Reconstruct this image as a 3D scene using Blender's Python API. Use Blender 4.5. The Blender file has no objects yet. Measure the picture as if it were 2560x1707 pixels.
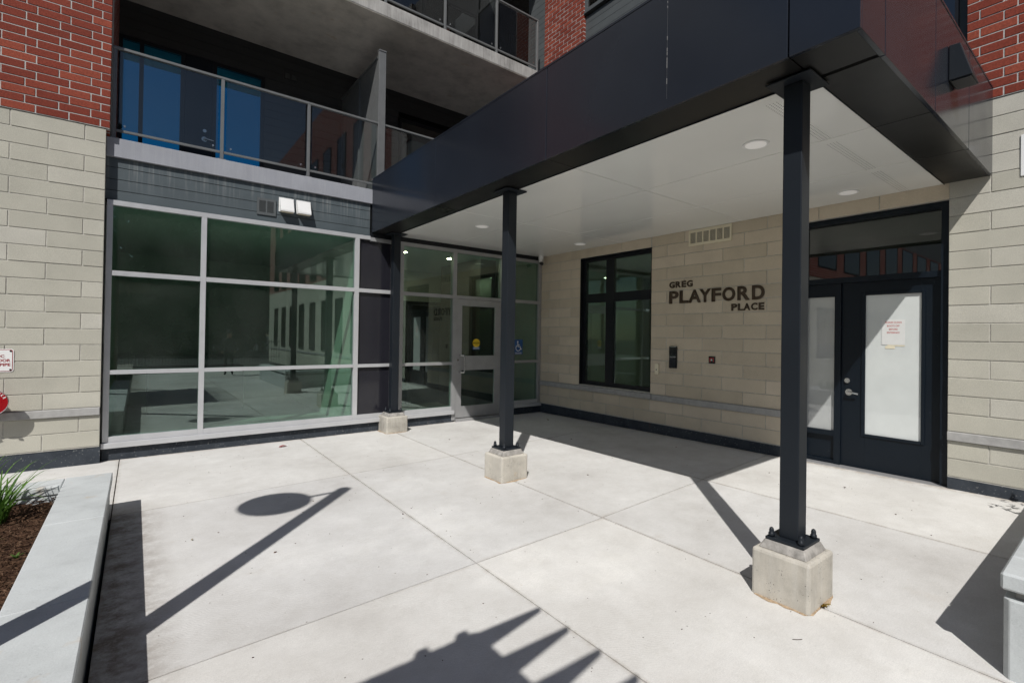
import bpy, bmesh, math, random
from mathutils import Vector, Matrix
random.seed(7)
S = bpy.context.scene
COL = S.collection

# ------------------------------------------------------------------ camera
cam_d = bpy.data.cameras.new('camera')
cam = bpy.data.objects.new('camera', cam_d); COL.objects.link(cam)
yaw, pit, rol = -0.6852, 0.0081, 0.0146
c, s = math.cos(yaw), math.sin(yaw)
r0 = Vector((c, s, 0)); f0 = Vector((-s, c, 0)); u0 = Vector((0, 0, 1))
f1 = math.cos(pit)*f0 + math.sin(pit)*u0; u1 = -math.sin(pit)*f0 + math.cos(pit)*u0
rr = math.cos(rol)*r0 + math.sin(rol)*u1; uu = -math.sin(rol)*r0 + math.cos(rol)*u1
M = Matrix((rr, uu, -f1)).transposed().to_4x4(); M.translation = (-7.0301, -8.626, 1.7016)
cam.matrix_world = M
cam_d.sensor_width = 36; cam_d.lens = 36*1229.404/2560
cam_d.shift_x = -72.6156/2560; cam_d.shift_y = -22.734/2560
cam_d.clip_start = 0.05; cam_d.clip_end = 2000
S.camera = cam

# ------------------------------------------------------------------ light
SUN = Vector((0.604, 0.645, -1.0)).normalized()
elev = math.asin(-SUN.z)
world = bpy.data.worlds.new('World'); S.world = world; world.use_nodes = True
wn = world.node_tree.nodes; wl = world.node_tree.links
bg = wn['Background']; sky = wn.new('ShaderNodeTexSky'); sky.sky_type = 'NISHITA'; sky.sun_disc = False
sky.sun_elevation = elev
sky.sun_rotation = math.atan2(-SUN.x, -SUN.y)
sky.air_density = 1.0; sky.dust_density = 0.6; sky.ozone_density = 1.2
bg.inputs['Strength'].default_value = 0.06
wl.new(sky.outputs[0], bg.inputs['Color'])
sun_d = bpy.data.lights.new('sun', 'SUN'); sun_d.energy = 4.2; sun_d.angle = math.radians(0.53); sun_d.color = (1.0, 0.97, 0.925)
sun = bpy.data.objects.new('sun', sun_d); COL.objects.link(sun)
sun.rotation_euler = SUN.to_track_quat('-Z', 'Y').to_euler(); sun.location = (-20, -20, 30)
S.view_settings.view_transform = 'Standard'; S.view_settings.look = 'None'
S.view_settings.exposure = 0.08; S.view_settings.gamma = 1.0; S.view_settings.use_curve_mapping = False
S.render.engine = 'CYCLES'
S.cycles.caustics_reflective = False; S.cycles.caustics_refractive = False
S.cycles.max_bounces = 10; S.cycles.transparent_max_bounces = 24; S.cycles.sample_clamp_indirect = 6
S.cycles.use_denoising = True

# ------------------------------------------------------------------ materials
class NT:
    def __init__(self, name):
        self.m = bpy.data.materials.new(name); self.m.use_nodes = True
        self.t = self.m.node_tree; self.n = self.t.nodes; self.l = self.t.links
        self.b = self.n['Principled BSDF']; self.out = self.n['Material Output']
    def new(self, t, **k):
        n = self.n.new(t)
        for a, v in k.items(): setattr(n, a, v)
        return n
    def link(self, a, b): self.l.new(a, b)
    def pos(self): return self.new('ShaderNodeNewGeometry').outputs['Position']
    def noise(self, scale, detail=4, rough=0.55, vec=None, stretch=None):
        n = self.new('ShaderNodeTexNoise'); n.inputs['Scale'].default_value = scale
        n.inputs['Detail'].default_value = detail; n.inputs['Roughness'].default_value = rough
        v = vec or self.pos()
        if stretch:
            mp = self.new('ShaderNodeVectorMath', operation='MULTIPLY'); mp.inputs[1].default_value = stretch
            self.link(v, mp.inputs[0]); v = mp.outputs[0]
        self.link(v, n.inputs['Vector']); return n.outputs['Fac']
    def ramp(self, fac, stops):
        r = self.new('ShaderNodeValToRGB'); e = r.color_ramp.elements
        while len(e) < len(stops): e.new(0.5)
        for i, (p, col) in enumerate(stops):
            e[i].position = p; e[i].color = (*col, 1) if len(col) == 3 else col
        self.link(fac, r.inputs[0]); return r.outputs[0]
    def mix(self, fac, a, b, mode='MIX'):
        m = self.new('ShaderNodeMix', data_type='RGBA', blend_type=mode)
        for i, v in ((0, fac), (6, a), (7, b)):
            if hasattr(v, 'links'): self.link(v, m.inputs[i])
            elif i == 0: m.inputs[i].default_value = v
            else: m.inputs[i].default_value = (*v, 1)
        return m.outputs[2]
    def math(self, op, a, b=None, cl=False):
        m = self.new('ShaderNodeMath', operation=op, use_clamp=cl)
        for i, v in ((0, a), (1, b)):
            if v is None: continue
            if hasattr(v, 'links'): self.link(v, m.inputs[i])
            else: m.inputs[i].default_value = v
        return m.outputs[0]
    def xyz(self):
        q = self.new('ShaderNodeSeparateXYZ'); self.link(self.pos(), q.inputs[0]); return q.outputs
    def rand(self): return self.new('ShaderNodeObjectInfo').outputs['Random']
    def bump(self, h, strength=0.3, dist=0.01):
        b = self.new('ShaderNodeBump'); b.inputs['Strength'].default_value = strength; b.inputs['Distance'].default_value = dist
        self.link(h, b.inputs['Height']); self.link(b.outputs[0], self.b.inputs['Normal'])
    def base(self, v):
        if hasattr(v, 'links'): self.link(v, self.b.inputs['Base Color'])
        else: self.b.inputs['Base Color'].default_value = (*v, 1)
        return self
    def pr(self, rough=0.6, metal=0.0, spec=0.5, coat=0.0):
        if hasattr(rough, 'links'): self.link(rough, self.b.inputs['Roughness'])
        else: self.b.inputs['Roughness'].default_value = rough
        self.b.inputs['Metallic'].default_value = metal; self.b.inputs['Specular IOR Level'].default_value = spec
        self.b.inputs['Coat Weight'].default_value = coat; self.b.inputs['Coat Roughness'].default_value = 0.08
        return self
MAT = {}
def simple(name, col, rough=0.5, metal=0.0, spec=0.5, var=0.12, scale=6, dirt=None, coat=0.0):
    t = NT(name); n = t.noise(scale, 5)
    a = tuple(x*(1-var) for x in col); b = tuple(min(1, x*(1+var)) for x in col)
    colr = t.ramp(n, [(0.3, a), (0.7, b)])
    if dirt:
        d = t.noise(scale*9, 3)
        colr = t.mix(t.math('MULTIPLY', t.ramp(d, [(0.62, (0, 0, 0)), (0.75, (1, 1, 1))]), dirt[3]), colr, dirt[:3])
    t.base(colr).pr(t.ramp(t.noise(scale*3, 3), [(0.3, (rough*.85,)*3), (0.7, (min(1, rough*1.15),)*3)]), metal, spec, coat)
    MAT[name] = t.m; return t

def masonry(name, col, var, grain, grainamt, hue=(1, 1, 1), stain=0.0):
    t = NT(name); r = t.rand()
    base = t.ramp(r, [(0.0, tuple(x*(1-var) for x in col)), (0.55, col), (1.0, tuple(x*(1+var)*h for x, h in zip(col, hue)))])
    g = t.noise(grain, 3, 0.7)
    base = t.mix(1.0, base, t.ramp(g, [(0.3, (1-grainamt,)*3), (0.7, (1+grainamt*.6,)*3)]), 'MULTIPLY')
    m = t.noise(3.0, 4)
    base = t.mix(1.0, base, t.ramp(m, [(0.3, (0.93,)*3), (0.7, (1.05,)*3)]), 'MULTIPLY')
    if stain:
        st = t.ramp(t.noise(2.3, 6, 0.6), [(0.66, (0, 0, 0)), (0.78, (1, 1, 1))])
        base = t.mix(t.math('MULTIPLY', st, stain), base, (0.62, 0.6, 0.56))
    t.base(base).pr(0.85, spec=0.25); t.bump(g, 0.35, 0.004); MAT[name] = t.m
masonry('brick', (0.215, 0.042, 0.025), 0.16, 60, 0.32, (1.15, 1.35, 1.3), 0.22)
masonry('block', (0.485, 0.468, 0.40), 0.085, 150, 0.22, (1, 1, 1.03), 0.05)
masonry('block_bounce_tint', (0.58, 0.505, 0.39), 0.10, 150, 0.18, (1, 1, 1.03), 0.06)  # same block; warm bounced light under the canopy put into the colour
simple('mortar', (0.44, 0.435, 0.42), 0.9, spec=0.2, var=0.15, scale=20)
simple('mortar_block', (0.45, 0.435, 0.395), 0.9, spec=0.2, var=0.2, scale=20)
simple('stone_band', (0.36, 0.355, 0.345), 0.8, spec=0.25, var=0.12, scale=14, dirt=(0.18, 0.17, 0.16, 0.3))
simple('aluminium', (0.56, 0.565, 0.58), 0.36, 0.35, var=0.05, scale=4, dirt=(0.42, 0.40, 0.36, 0.25))
simple('aluminium_dull', (0.37, 0.37, 0.375), 0.45, 0.4, var=0.07, scale=5)
simple('rail_grey', (0.155, 0.16, 0.162), 0.4, 0.2, var=0.08, scale=5)
simple('white_plastic', (0.72, 0.72, 0.71), 0.4, var=0.04, scale=8, dirt=(0.45, 0.42, 0.36, 0.3))
simple('steel', (0.55, 0.55, 0.54), 0.25, 0.95, var=0.05)
simple('black_plastic', (0.008, 0.008, 0.01), 0.25, var=0.1)
simple('cream_metal', (0.72, 0.66, 0.50), 0.5, var=0.06)
simple('dark_void', (0.006, 0.006, 0.006), 0.9, spec=0.1)
simple('red_paint', (0.30, 0.004, 0.008), 0.3, var=0.08)
simple('sign_white', (0.78, 0.78, 0.77), 0.4, var=0.03)
simple('letter_brown', (0.05, 0.03, 0.014), 0.45, 0.2, var=0.15)
simple('sticker_yellow', (0.72, 0.50, 0.02), 0.4, var=0.05)
simple('sticker_blue', (0.015, 0.08, 0.24), 0.4, var=0.05)
simple('paper', (0.66, 0.665, 0.65), 0.7, var=0.04)
simple('print_red', (0.45, 0.05, 0.05), 0.6)
simple('interior_wall', (0.62, 0.62, 0.58), 0.8, var=0.03)
simple('interior_ceiling', (0.72, 0.72, 0.70), 0.8, var=0.03)
simple('interior_floor', (0.36, 0.35, 0.33), 0.5, var=0.2)
simple('dark_wood', (0.03, 0.022, 0.016), 0.5, var=0.3)
simple('asphalt', (0.05, 0.05, 0.052), 0.9, spec=0.2, var=0.3, scale=30)
simple('trunk', (0.06, 0.045, 0.035), 0.9, var=0.3, scale=20)
simple('lamp_black', (0.015, 0.016, 0.018), 0.4, 0.3)
simple('pergola_wood', (0.12, 0.085, 0.05), 0.7, var=0.25, scale=15)
simple('grit', (0.36, 0.27, 0.18), 0.95, spec=0.1, var=0.4, scale=60)
simple('grout', (0.30, 0.285, 0.265), 0.9, spec=0.2, var=0.35, scale=18, dirt=(0.12, 0.11, 0.10, 0.5))
simple('spandrel', (0.018, 0.018, 0.024), 0.12, var=0.05)
simple('skin', (0.42, 0.24, 0.17), 0.55, var=0.06)
simple('cloth_dark', (0.02, 0.021, 0.026), 0.9, spec=0.2)
simple('hair', (0.02, 0.014, 0.01), 0.6)
simple('reflection_pale', (0.66, 0.66, 0.64), 0.7, var=0.03)

# siding with lime streaks running down the boards
def siding(name, col, streak):
    t = NT(name)
    base = t.mix(1.0, t.ramp(t.rand(), [(0, tuple(x*.93 for x in col)), (1, tuple(x*1.06 for x in col))]), t.ramp(t.noise(2.5, 4), [(0.3, (0.9,)*3), (0.7, (1.1,)*3)]), 'MULTIPLY')
    if streak:
        st = t.ramp(t.noise(26, 3, 0.6, stretch=(1.0, 1.0, 0.05)), [(0.50, (0, 0, 0)), (0.72, (1, 1, 1))])
        z = t.xyz()[2]
        hi = t.math('MULTIPLY_ADD', z, 2.6); t.n[-1]
        mk = t.new('ShaderNodeMapRange'); mk.inputs[1].default_value = 3.52; mk.inputs[2].default_value = 3.98; t.link(z, mk.inputs[0])
        base = t.mix(t.math('MULTIPLY', t.math('MULTIPLY', st, mk.outputs[0]), streak), base, (0.30, 0.31, 0.31))
    t.base(base).pr(0.55, spec=0.4); t.bump(t.noise(40, 3, 0.6, stretch=(0.15, 0.15, 1)), 0.12, 0.004); MAT[name] = t.m
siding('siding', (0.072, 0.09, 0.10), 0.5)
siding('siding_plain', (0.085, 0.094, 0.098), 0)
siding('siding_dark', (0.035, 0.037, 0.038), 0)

def panel(name, col, rough, scr=0.0, spec=0.5):
    t = NT(name)
    base = t.mix(1.0, t.ramp(t.rand(), [(0, tuple(x*.92 for x in col)), (1, tuple(x*1.06 for x in col))]), t.ramp(t.noise(1.6, 4), [(0.3, (0.92,)*3), (0.7, (1.08,)*3)]), 'MULTIPLY')
    if scr:
        d = t.ramp(t.noise(45, 4, 0.7), [(0.68, (0, 0, 0)), (0.76, (1, 1, 1))])
        base = t.mix(t.math('MULTIPLY', d, scr), base, (0.3, 0.3, 0.3))
    t.base(base).pr(t.ramp(t.noise(1.1, 3), [(0.3, (rough*.8,)*3), (0.7, (rough*1.3,)*3)]), 0.0, spec)
    t.bump(t.noise(1.3, 2), 0.08, 0.02)
    MAT[name] = t.m; return t
panel('fascia', (0.016, 0.0192, 0.027), 0.185)
panel('border', (0.010, 0.010, 0.010), 0.32, 0.1)
panel('column_paint', (0.0125, 0.016, 0.021), 0.40, 0.14, 0.28)
panel('door_paint', (0.0045, 0.0085, 0.014), 0.40, 0.3, 0.25)
panel('frame_black', (0.007, 0.008, 0.011), 0.40, 0.06, 0.3)

# base strip: dark membrane, scraped and rusty
t = NT('membrane')
b = t.ramp(t.noise(5, 5), [(0.3, (0.022, 0.028, 0.037)), (0.7, (0.045, 0.053, 0.065))])
b = t.mix(t.math('MULTIPLY', t.ramp(t.noise(38, 4, 0.7), [(0.61, (0, 0, 0)), (0.70, (1, 1, 1))]), 0.75), b, (0.36, 0.36, 0.35))
b = t.mix(t.math('MULTIPLY', t.ramp(t.noise(14, 3, 0.6, stretch=(1, 1, 0.08)), [(0.68, (0, 0, 0)), (0.74, (1, 1, 1))]), 0.5), b, (0.16, 0.05, 0.02))
t.base(b).pr(0.7, spec=0.3); t.bump(t.noise(25, 4), 0.3, 0.006); MAT['membrane'] = t.m

# white soffit with perforated vent strips
t = NT('soffit')
b = t.ramp(t.noise(0.8, 3), [(0.3, (0.80, 0.805, 0.775)), (0.7, (0.85, 0.855, 0.825))])
X = t.xyz()
def band(v, lo, hi):
    return t.math('MULTIPLY', t.math('GREATER_THAN', v, lo), t.math('LESS_THAN', v, hi))
def dots(u, v, pitch, rad):
    fu = t.math('SUBTRACT', t.math('FRACT', t.math('DIVIDE', u, pitch)), 0.5)
    fv = t.math('SUBTRACT', t.math('FRACT', t.math('DIVIDE', v, pitch)), 0.5)
    d = t.math('ADD', t.math('MULTIPLY', fu, fu), t.math('MULTIPLY', fv, fv))
    return t.math('LESS_THAN', d, rad*rad)
strip = band(X[1], -6.90, -6.79)
gap = t.math('GREATER_THAN', t.math('FRACT', t.math('DIVIDE', X[0], 1.16)), 0.10)
k = t.math('MULTIPLY', t.math('MULTIPLY', strip, gap), dots(X[0], X[1], 0.026, 0.17))
t.base(t.mix(k, b, (0.05, 0.05, 0.05))).pr(t.ramp(t.noise(0.9, 2), [(0.3, (0.10,)*3), (0.7, (0.16,)*3)]), spec=0.6)
t.bump(t.noise(0.9, 2), 0.04, 0.02); MAT['soffit'] = t.m

# patio concrete: cloudy, stained, broomed, dirty along the saw cuts
t = NT('concrete_patio')
b = t.ramp(t.noise(0.55, 7, 0.62), [(0.30, (0.49, 0.478, 0.462)), (0.45, (0.585, 0.577, 0.562)), (0.57, (0.635, 0.63, 0.617)), (0.70, (0.735, 0.73, 0.712))])
b = t.mix(1.0, b, t.ramp(t.noise(5.5, 6, 0.7), [(0.3, (0.925, 0.92, 0.91)), (0.55, (1, 1, 1)), (0.75, (1.05, 1.05, 1.05))]), 'MULTIPLY')
b = t.mix(1.0, b, t.ramp(t.noise(170, 3, 0.7), [(0.25, (0.86,)*3), (0.75, (1.10,)*3)]), 'MULTIPLY')
b = t.mix(1.0, b, t.ramp(t.rand(), [(0, (0.92, 0.92, 0.93)), (1, (1.05, 1.04, 1.02))]), 'MULTIPLY')
v = t.new('ShaderNodeTexVoronoi'); v.inputs['Scale'].default_value = 7; t.link(t.pos(), v.inputs['Vector'])
sp = t.math('MULTIPLY', t.math('LESS_THAN', v.outputs['Distance'], 0.038), t.math('GREATER_THAN', t.noise(1.7, 2), 0.45))
b = t.mix(t.math('MULTIPLY', sp, 0.7), b, (0.10, 0.085, 0.07))
ru = t.ramp(t.noise(1.9, 6, 0.7), [(0.62, (0, 0, 0)), (0.78, (1, 1, 1))])
b = t.mix(t.math('MULTIPLY', ru, 0.34), b, (0.42, 0.365, 0.30))
ru2 = t.ramp(t.noise(11, 4, 0.7), [(0.69, (0, 0, 0)), (0.76, (1, 1, 1))])
b = t.mix(t.math('MULTIPLY', ru2, 0.35), b, (0.40, 0.31, 0.20))
# dirt along slab edges
ge = t.new('ShaderNodeSeparateXYZ'); t.link(t.new('ShaderNodeTexCoord').outputs['Generated'], ge.inputs[0])
def edge(o_):
    return t.math('MINIMUM', o_, t.math('SUBTRACT', 1.0, o_))
ed = t.math('MINIMUM', edge(ge.outputs[0]), edge(ge.outputs[1]))
em = t.new('ShaderNodeMapRange'); em.inputs[1].default_value = 0.016; em.inputs[2].default_value = 0.0; t.link(ed, em.inputs[0])
dm_ = t.math('MULTIPLY', em.outputs[0], t.ramp(t.noise(9, 5, 0.7), [(0.35, (0.05,)*3), (0.65, (1, 1, 1))]))
b = t.mix(t.math('MULTIPLY', dm_, 0.42), b, (0.27, 0.22, 0.165))
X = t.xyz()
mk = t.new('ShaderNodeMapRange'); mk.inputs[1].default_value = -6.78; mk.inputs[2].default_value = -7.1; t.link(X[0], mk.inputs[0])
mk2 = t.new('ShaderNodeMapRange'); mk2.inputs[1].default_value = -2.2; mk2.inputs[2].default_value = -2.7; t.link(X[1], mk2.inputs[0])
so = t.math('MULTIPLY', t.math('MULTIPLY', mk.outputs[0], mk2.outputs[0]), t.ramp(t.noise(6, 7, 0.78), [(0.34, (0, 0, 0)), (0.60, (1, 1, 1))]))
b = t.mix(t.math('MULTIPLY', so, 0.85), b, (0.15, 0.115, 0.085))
for (axis_, lo_, hi_) in ((0, -0.14, 0.0), (1, -0.12, 0.0)):      # silt at the foot of the walls
    mw = t.new('ShaderNodeMapRange'); mw.inputs[1].default_value = lo_; mw.inputs[2].default_value = hi_; t.link(X[axis_], mw.inputs[0])
    b = t.mix(t.math('MULTIPLY', t.math('MULTIPLY', mw.outputs[0], t.ramp(t.noise(12, 5, 0.7), [(0.35, (0, 0, 0)), (0.6, (1, 1, 1))])), 0.7), b, (0.30, 0.24, 0.17))
h = t.noise(120, 3, 0.6, stretch=(0.22, 1.0, 1.0))
wv = t.new('ShaderNodeTexWave'); wv.wave_type = 'BANDS'; wv.bands_direction = 'DIAGONAL'; wv.inputs['Scale'].default_value = 24; wv.inputs['Distortion'].default_value = 16; wv.inputs['Detail'].default_value = 2; wv.inputs['Detail Scale'].default_value = 0.3
t.link(t.pos(), wv.inputs['Vector'])
wm = t.math('MULTIPLY', t.math('POWER', wv.outputs['Fac'], 4.0), t.ramp(t.noise(0.5, 3), [(0.5, (0, 0, 0)), (0.64, (1, 1, 1))]))
b = t.mix(1.0, b, t.ramp(wm, [(0.0, (1,)*3), (1.0, (0.95,)*3)]), 'MULTIPLY')
b = t.mix(1.0, b, t.ramp(h, [(0.3, (0.965,)*3), (0.7, (1.03,)*3)]), 'MULTIPLY')
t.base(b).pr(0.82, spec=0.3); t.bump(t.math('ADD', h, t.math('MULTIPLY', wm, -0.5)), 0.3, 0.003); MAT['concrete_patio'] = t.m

simple('roof_gravel', (0.5, 0.49, 0.47), 0.9, var=0.2, scale=40)
simple('joint_dirt', (0.055, 0.04, 0.028), 0.95, spec=0.1, var=0.4, scale=40)

def concrete(name, col, pits=0.0, streak=0.0, blot=0.12):
    t = NT(name)
    b = t.ramp(t.noise(2.2, 6, 0.65), [(0.25, tuple(x*(1-blot*1.7) for x in col)), (0.5, col), (0.75, tuple(x*(1+blot) for x in col))])
    b = t.mix(1.0, b, t.ramp(t.noise(130, 3, 0.7), [(0.25, (0.9,)*3), (0.75, (1.08,)*3)]), 'MULTIPLY')
    hh = t.noise(60, 4)
    if pits:
        v = t.new('ShaderNodeTexVoronoi'); v.inputs['Scale'].default_value = 62; dv = t.new('ShaderNodeVectorMath', operation='ADD'); nz = t.new('ShaderNodeTexNoise'); nz.inputs['Scale'].default_value = 28; t.link(t.pos(), nz.inputs['Vector']); sc_ = t.new('ShaderNodeVectorMath', operation='SCALE'); sc_.inputs['Scale'].default_value = 0.03; t.link(nz.outputs['Color'], sc_.inputs[0]); t.link(t.pos(), dv.inputs[0]); t.link(sc_.outputs[0], dv.inputs[1]); t.link(dv.outputs[0], v.inputs['Vector'])
        p = t.math('MULTIPLY', t.math('LESS_THAN', v.outputs['Distance'], 0.19), t.math('GREATER_THAN', t.noise(7, 4), 0.56))
        b = t.mix(t.math('MULTIPLY', p, pits), b, (0.07, 0.065, 0.06))
        hh = t.math('SUBTRACT', hh, t.math('MULTIPLY', p, 1.5))
        b = t.mix(t.math('MULTIPLY', t.ramp(t.noise(5, 4), [(0.66, (0, 0, 0)), (0.76, (1, 1, 1))]), 0.4), b, (0.45, 0.32, 0.18))
    if streak:
        s1 = t.ramp(t.noise(30, 4, 0.7, stretch=(1, 1, 0.06)), [(0.45, (0, 0, 0)), (0.75, (1, 1, 1))])
        b = t.mix(t.math('MULTIPLY', s1, streak), b, (0.62, 0.62, 0.6))
        s2 = t.ramp(t.noise(8, 4, 0.7, stretch=(1, 1, 0.2)), [(0.5, (0, 0, 0)), (0.75, (1, 1, 1))])
        b = t.mix(t.math('MULTIPLY', s2, streak), b, (0.11, 0.10, 0.095))
    t.base(b).pr(0.85, spec=0.25); t.bump(hh, 0.3, 0.004); MAT[name] = t.m
concrete('concrete_footing', (0.47, 0.44, 0.385), 0.95, 0.22, 0.28)
concrete('concrete_planter', (0.49, 0.515, 0.52), 0.18, 0.06, 0.12)
concrete('concrete_slab_edge', (0.36, 0.35, 0.335), 0.3, 0.45, 0.2)
concrete('concrete_soffit', (0.58, 0.54, 0.48), 0.2, 0.0, 0.22)
concrete('painted_slab', (0.31, 0.32, 0.355), 0, 0.1, 0.06)

# glass: tinted sheet with mirror-like surface reflection on its outer faces
def glass(name, tint, ior=1.6, extra=0.0, refl=(0.86, 1.0, 0.94), dust=0.0):
    t = NT(name); t.n.remove(t.b)
    tr = t.new('ShaderNodeBsdfTransparent'); tr.inputs[0].default_value = (*tint, 1)
    gl = t.new('ShaderNodeBsdfGlossy'); gl.inputs['Roughness'].default_value = 0.0; gl.inputs['Color'].default_value = (*refl, 1)
    fr = t.new('ShaderNodeFresnel'); fr.inputs[0].default_value = ior
    bf = t.new('ShaderNodeNewGeometry').outputs['Backfacing']
    fac = t.math('MULTIPLY', t.math('ADD', fr.outputs[0], extra, True), t.math('SUBTRACT', 1.0, bf))
    bm_ = t.new('ShaderNodeBump'); bm_.inputs['Strength'].default_value = 0.006; bm_.inputs['Distance'].default_value = 0.05
    t.link(t.noise(0.8, 1), bm_.inputs['Height']); t.link(bm_.outputs[0], gl.inputs['Normal'])
    mx = t.new('ShaderNodeMixShader'); t.link(fac, mx.inputs[0]); t.link(tr.outputs[0], mx.inputs[1]); t.link(gl.outputs[0], mx.inputs[2])
    outp = mx.outputs[0]
    if dust:
        df = t.new('ShaderNodeBsdfDiffuse'); df.inputs[0].default_value = (0.5, 0.5, 0.48, 1)
        dn = t.ramp(t.noise(70, 4, 0.75), [(0.45, (0, 0, 0)), (0.8, (1, 1, 1))])
        dn = t.math('MULTIPLY', t.math('ADD', dn, t.ramp(t.noise(1.5, 3), [(0.35, (0.1,)*3), (0.7, (0.8,)*3)])), dust)
        m2 = t.new('ShaderNodeMixShader'); t.link(dn, m2.inputs[0]); t.link(outp, m2.inputs[1]); t.link(df.outputs[0], m2.inputs[2]); outp = m2.outputs[0]
    t.link(outp, t.out.inputs[0]); MAT[name] = t.m
glass('glass_green', (0.64, 0.78, 0.71), 1.6, 0.13, (0.78, 1.0, 0.93), 0.03)
glass('glass_clear', (0.78, 0.81, 0.80), 1.5, 0.03, (1, 1, 1), 0.006)
glass('glass_dark', (0.16, 0.19, 0.19), 1.6, 0.06, (1, 1, 1))
glass('glass_transom', (0.40, 0.43, 0.42), 1.6, 0.05, (1, 1, 1))
glass('glass_sky_tint', (0.10, 0.13, 0.15), 1.7, 0.26, (0.05, 0.56, 1.0))  # sky blue put into the reflection colour to deepen the mirrored sky
t = simple('film_white', (0.62, 0.65, 0.64), 0.5, var=0.03, coat=1.0)
simple('film_grey', (0.40, 0.415, 0.41), 0.35, var=0.06, scale=2.5, coat=1.0); MAT['film_grey'].node_tree.nodes['Principled BSDF'].inputs['Coat IOR'].default_value = 1.9
MAT['film_grey'].node_tree.nodes['Principled BSDF'].inputs['Coat Roughness'].default_value = 0.02
MAT['film_white'].node_tree.nodes['Principled BSDF'].inputs['Coat Roughness'].default_value = 0.03
MAT['film_white'].node_tree.nodes['Principled BSDF'].inputs['Coat IOR'].default_value = 1.7
def emit(name, col, st):
    t = NT(name); t.base(col); t.b.inputs['Emission Color'].default_value = (*col, 1); t.b.inputs['Emission Strength'].default_value = st; MAT[name] = t.m
emit('lamp_lit', (1.0, 0.82, 0.60), 70.0)
emit('lens_glow', (0.85, 0.83, 0.80), 0.16)  # faint glow added so the canopy lenses read brighter than the soffit
# foliage
def leaf(name, a, b2, trans=0.35, spec=0.35):
    t = NT(name)
    colr = t.ramp(t.noise(8, 3), [(0.3, a), (0.7, b2)])
    t.base(colr).pr(0.6, spec=spec)
    tl = t.new('ShaderNodeBsdfTranslucent'); t.link(colr, tl.inputs[0])
    mx = t.new('ShaderNodeMixShader'); mx.inputs[0].default_value = trans
    t.link(t.b.outputs[0], mx.inputs[1]); t.link(tl.outputs[0], mx.inputs[2]); t.link(mx.outputs[0], t.out.inputs[0]); MAT[name] = t.m
leaf('leaf_grass', (0.045, 0.11, 0.016), (0.13, 0.25, 0.04), 0.3)
leaf('leaf_tree', (0.012, 0.026, 0.009), (0.026, 0.05, 0.015), 0.15, 0.08)
leaf('leaf_red', (0.20, 0.08, 0.01), (0.22, 0.22, 0.02), 0.3)
simple('mulch', (0.06, 0.032, 0.02), 0.95, spec=0.15, var=0.5, scale=30)
t = NT('mulch_chip'); t.base(t.ramp(t.noise(35, 2), [(0.3, (0.035, 0.018, 0.011)), (0.55, (0.10, 0.055, 0.032)), (0.8, (0.22, 0.15, 0.10))])).pr(0.9, spec=0.2); MAT['mulch_chip'] = t.m
# far masonry, too distant to pick apart
def far_masonry(name, col, mort, w, h):
    t = NT(name); X = t.xyz()
    cb = t.new('ShaderNodeCombineXYZ'); t.link(t.math('ADD', X[0], X[1]), cb.inputs[0]); t.link(X[2], cb.inputs[1])
    br = t.new('ShaderNodeTexBrick'); br.inputs['Scale'].default_value = 1; br.inputs['Brick Width'].default_value = w; br.inputs['Row Height'].default_value = h
    br.inputs['Mortar Size'].default_value = 0.007; br.inputs['Color1'].default_value = (*col, 1); br.inputs['Color2'].default_value = (*[x*1.15 for x in col], 1); br.inputs['Mortar'].default_value = (*mort, 1)
    t.link(cb.outputs[0], br.inputs['Vector']); t.base(br.outputs[0]).pr(0.85, spec=0.25); MAT[name] = t.m
far_masonry('brick_far', (0.195, 0.036, 0.022), (0.45, 0.44, 0.42), 0.30, 0.102)
far_masonry('block_far', (0.455, 0.445, 0.375), (0.40, 0.38, 0.34), 0.70, 0.20)

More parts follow.
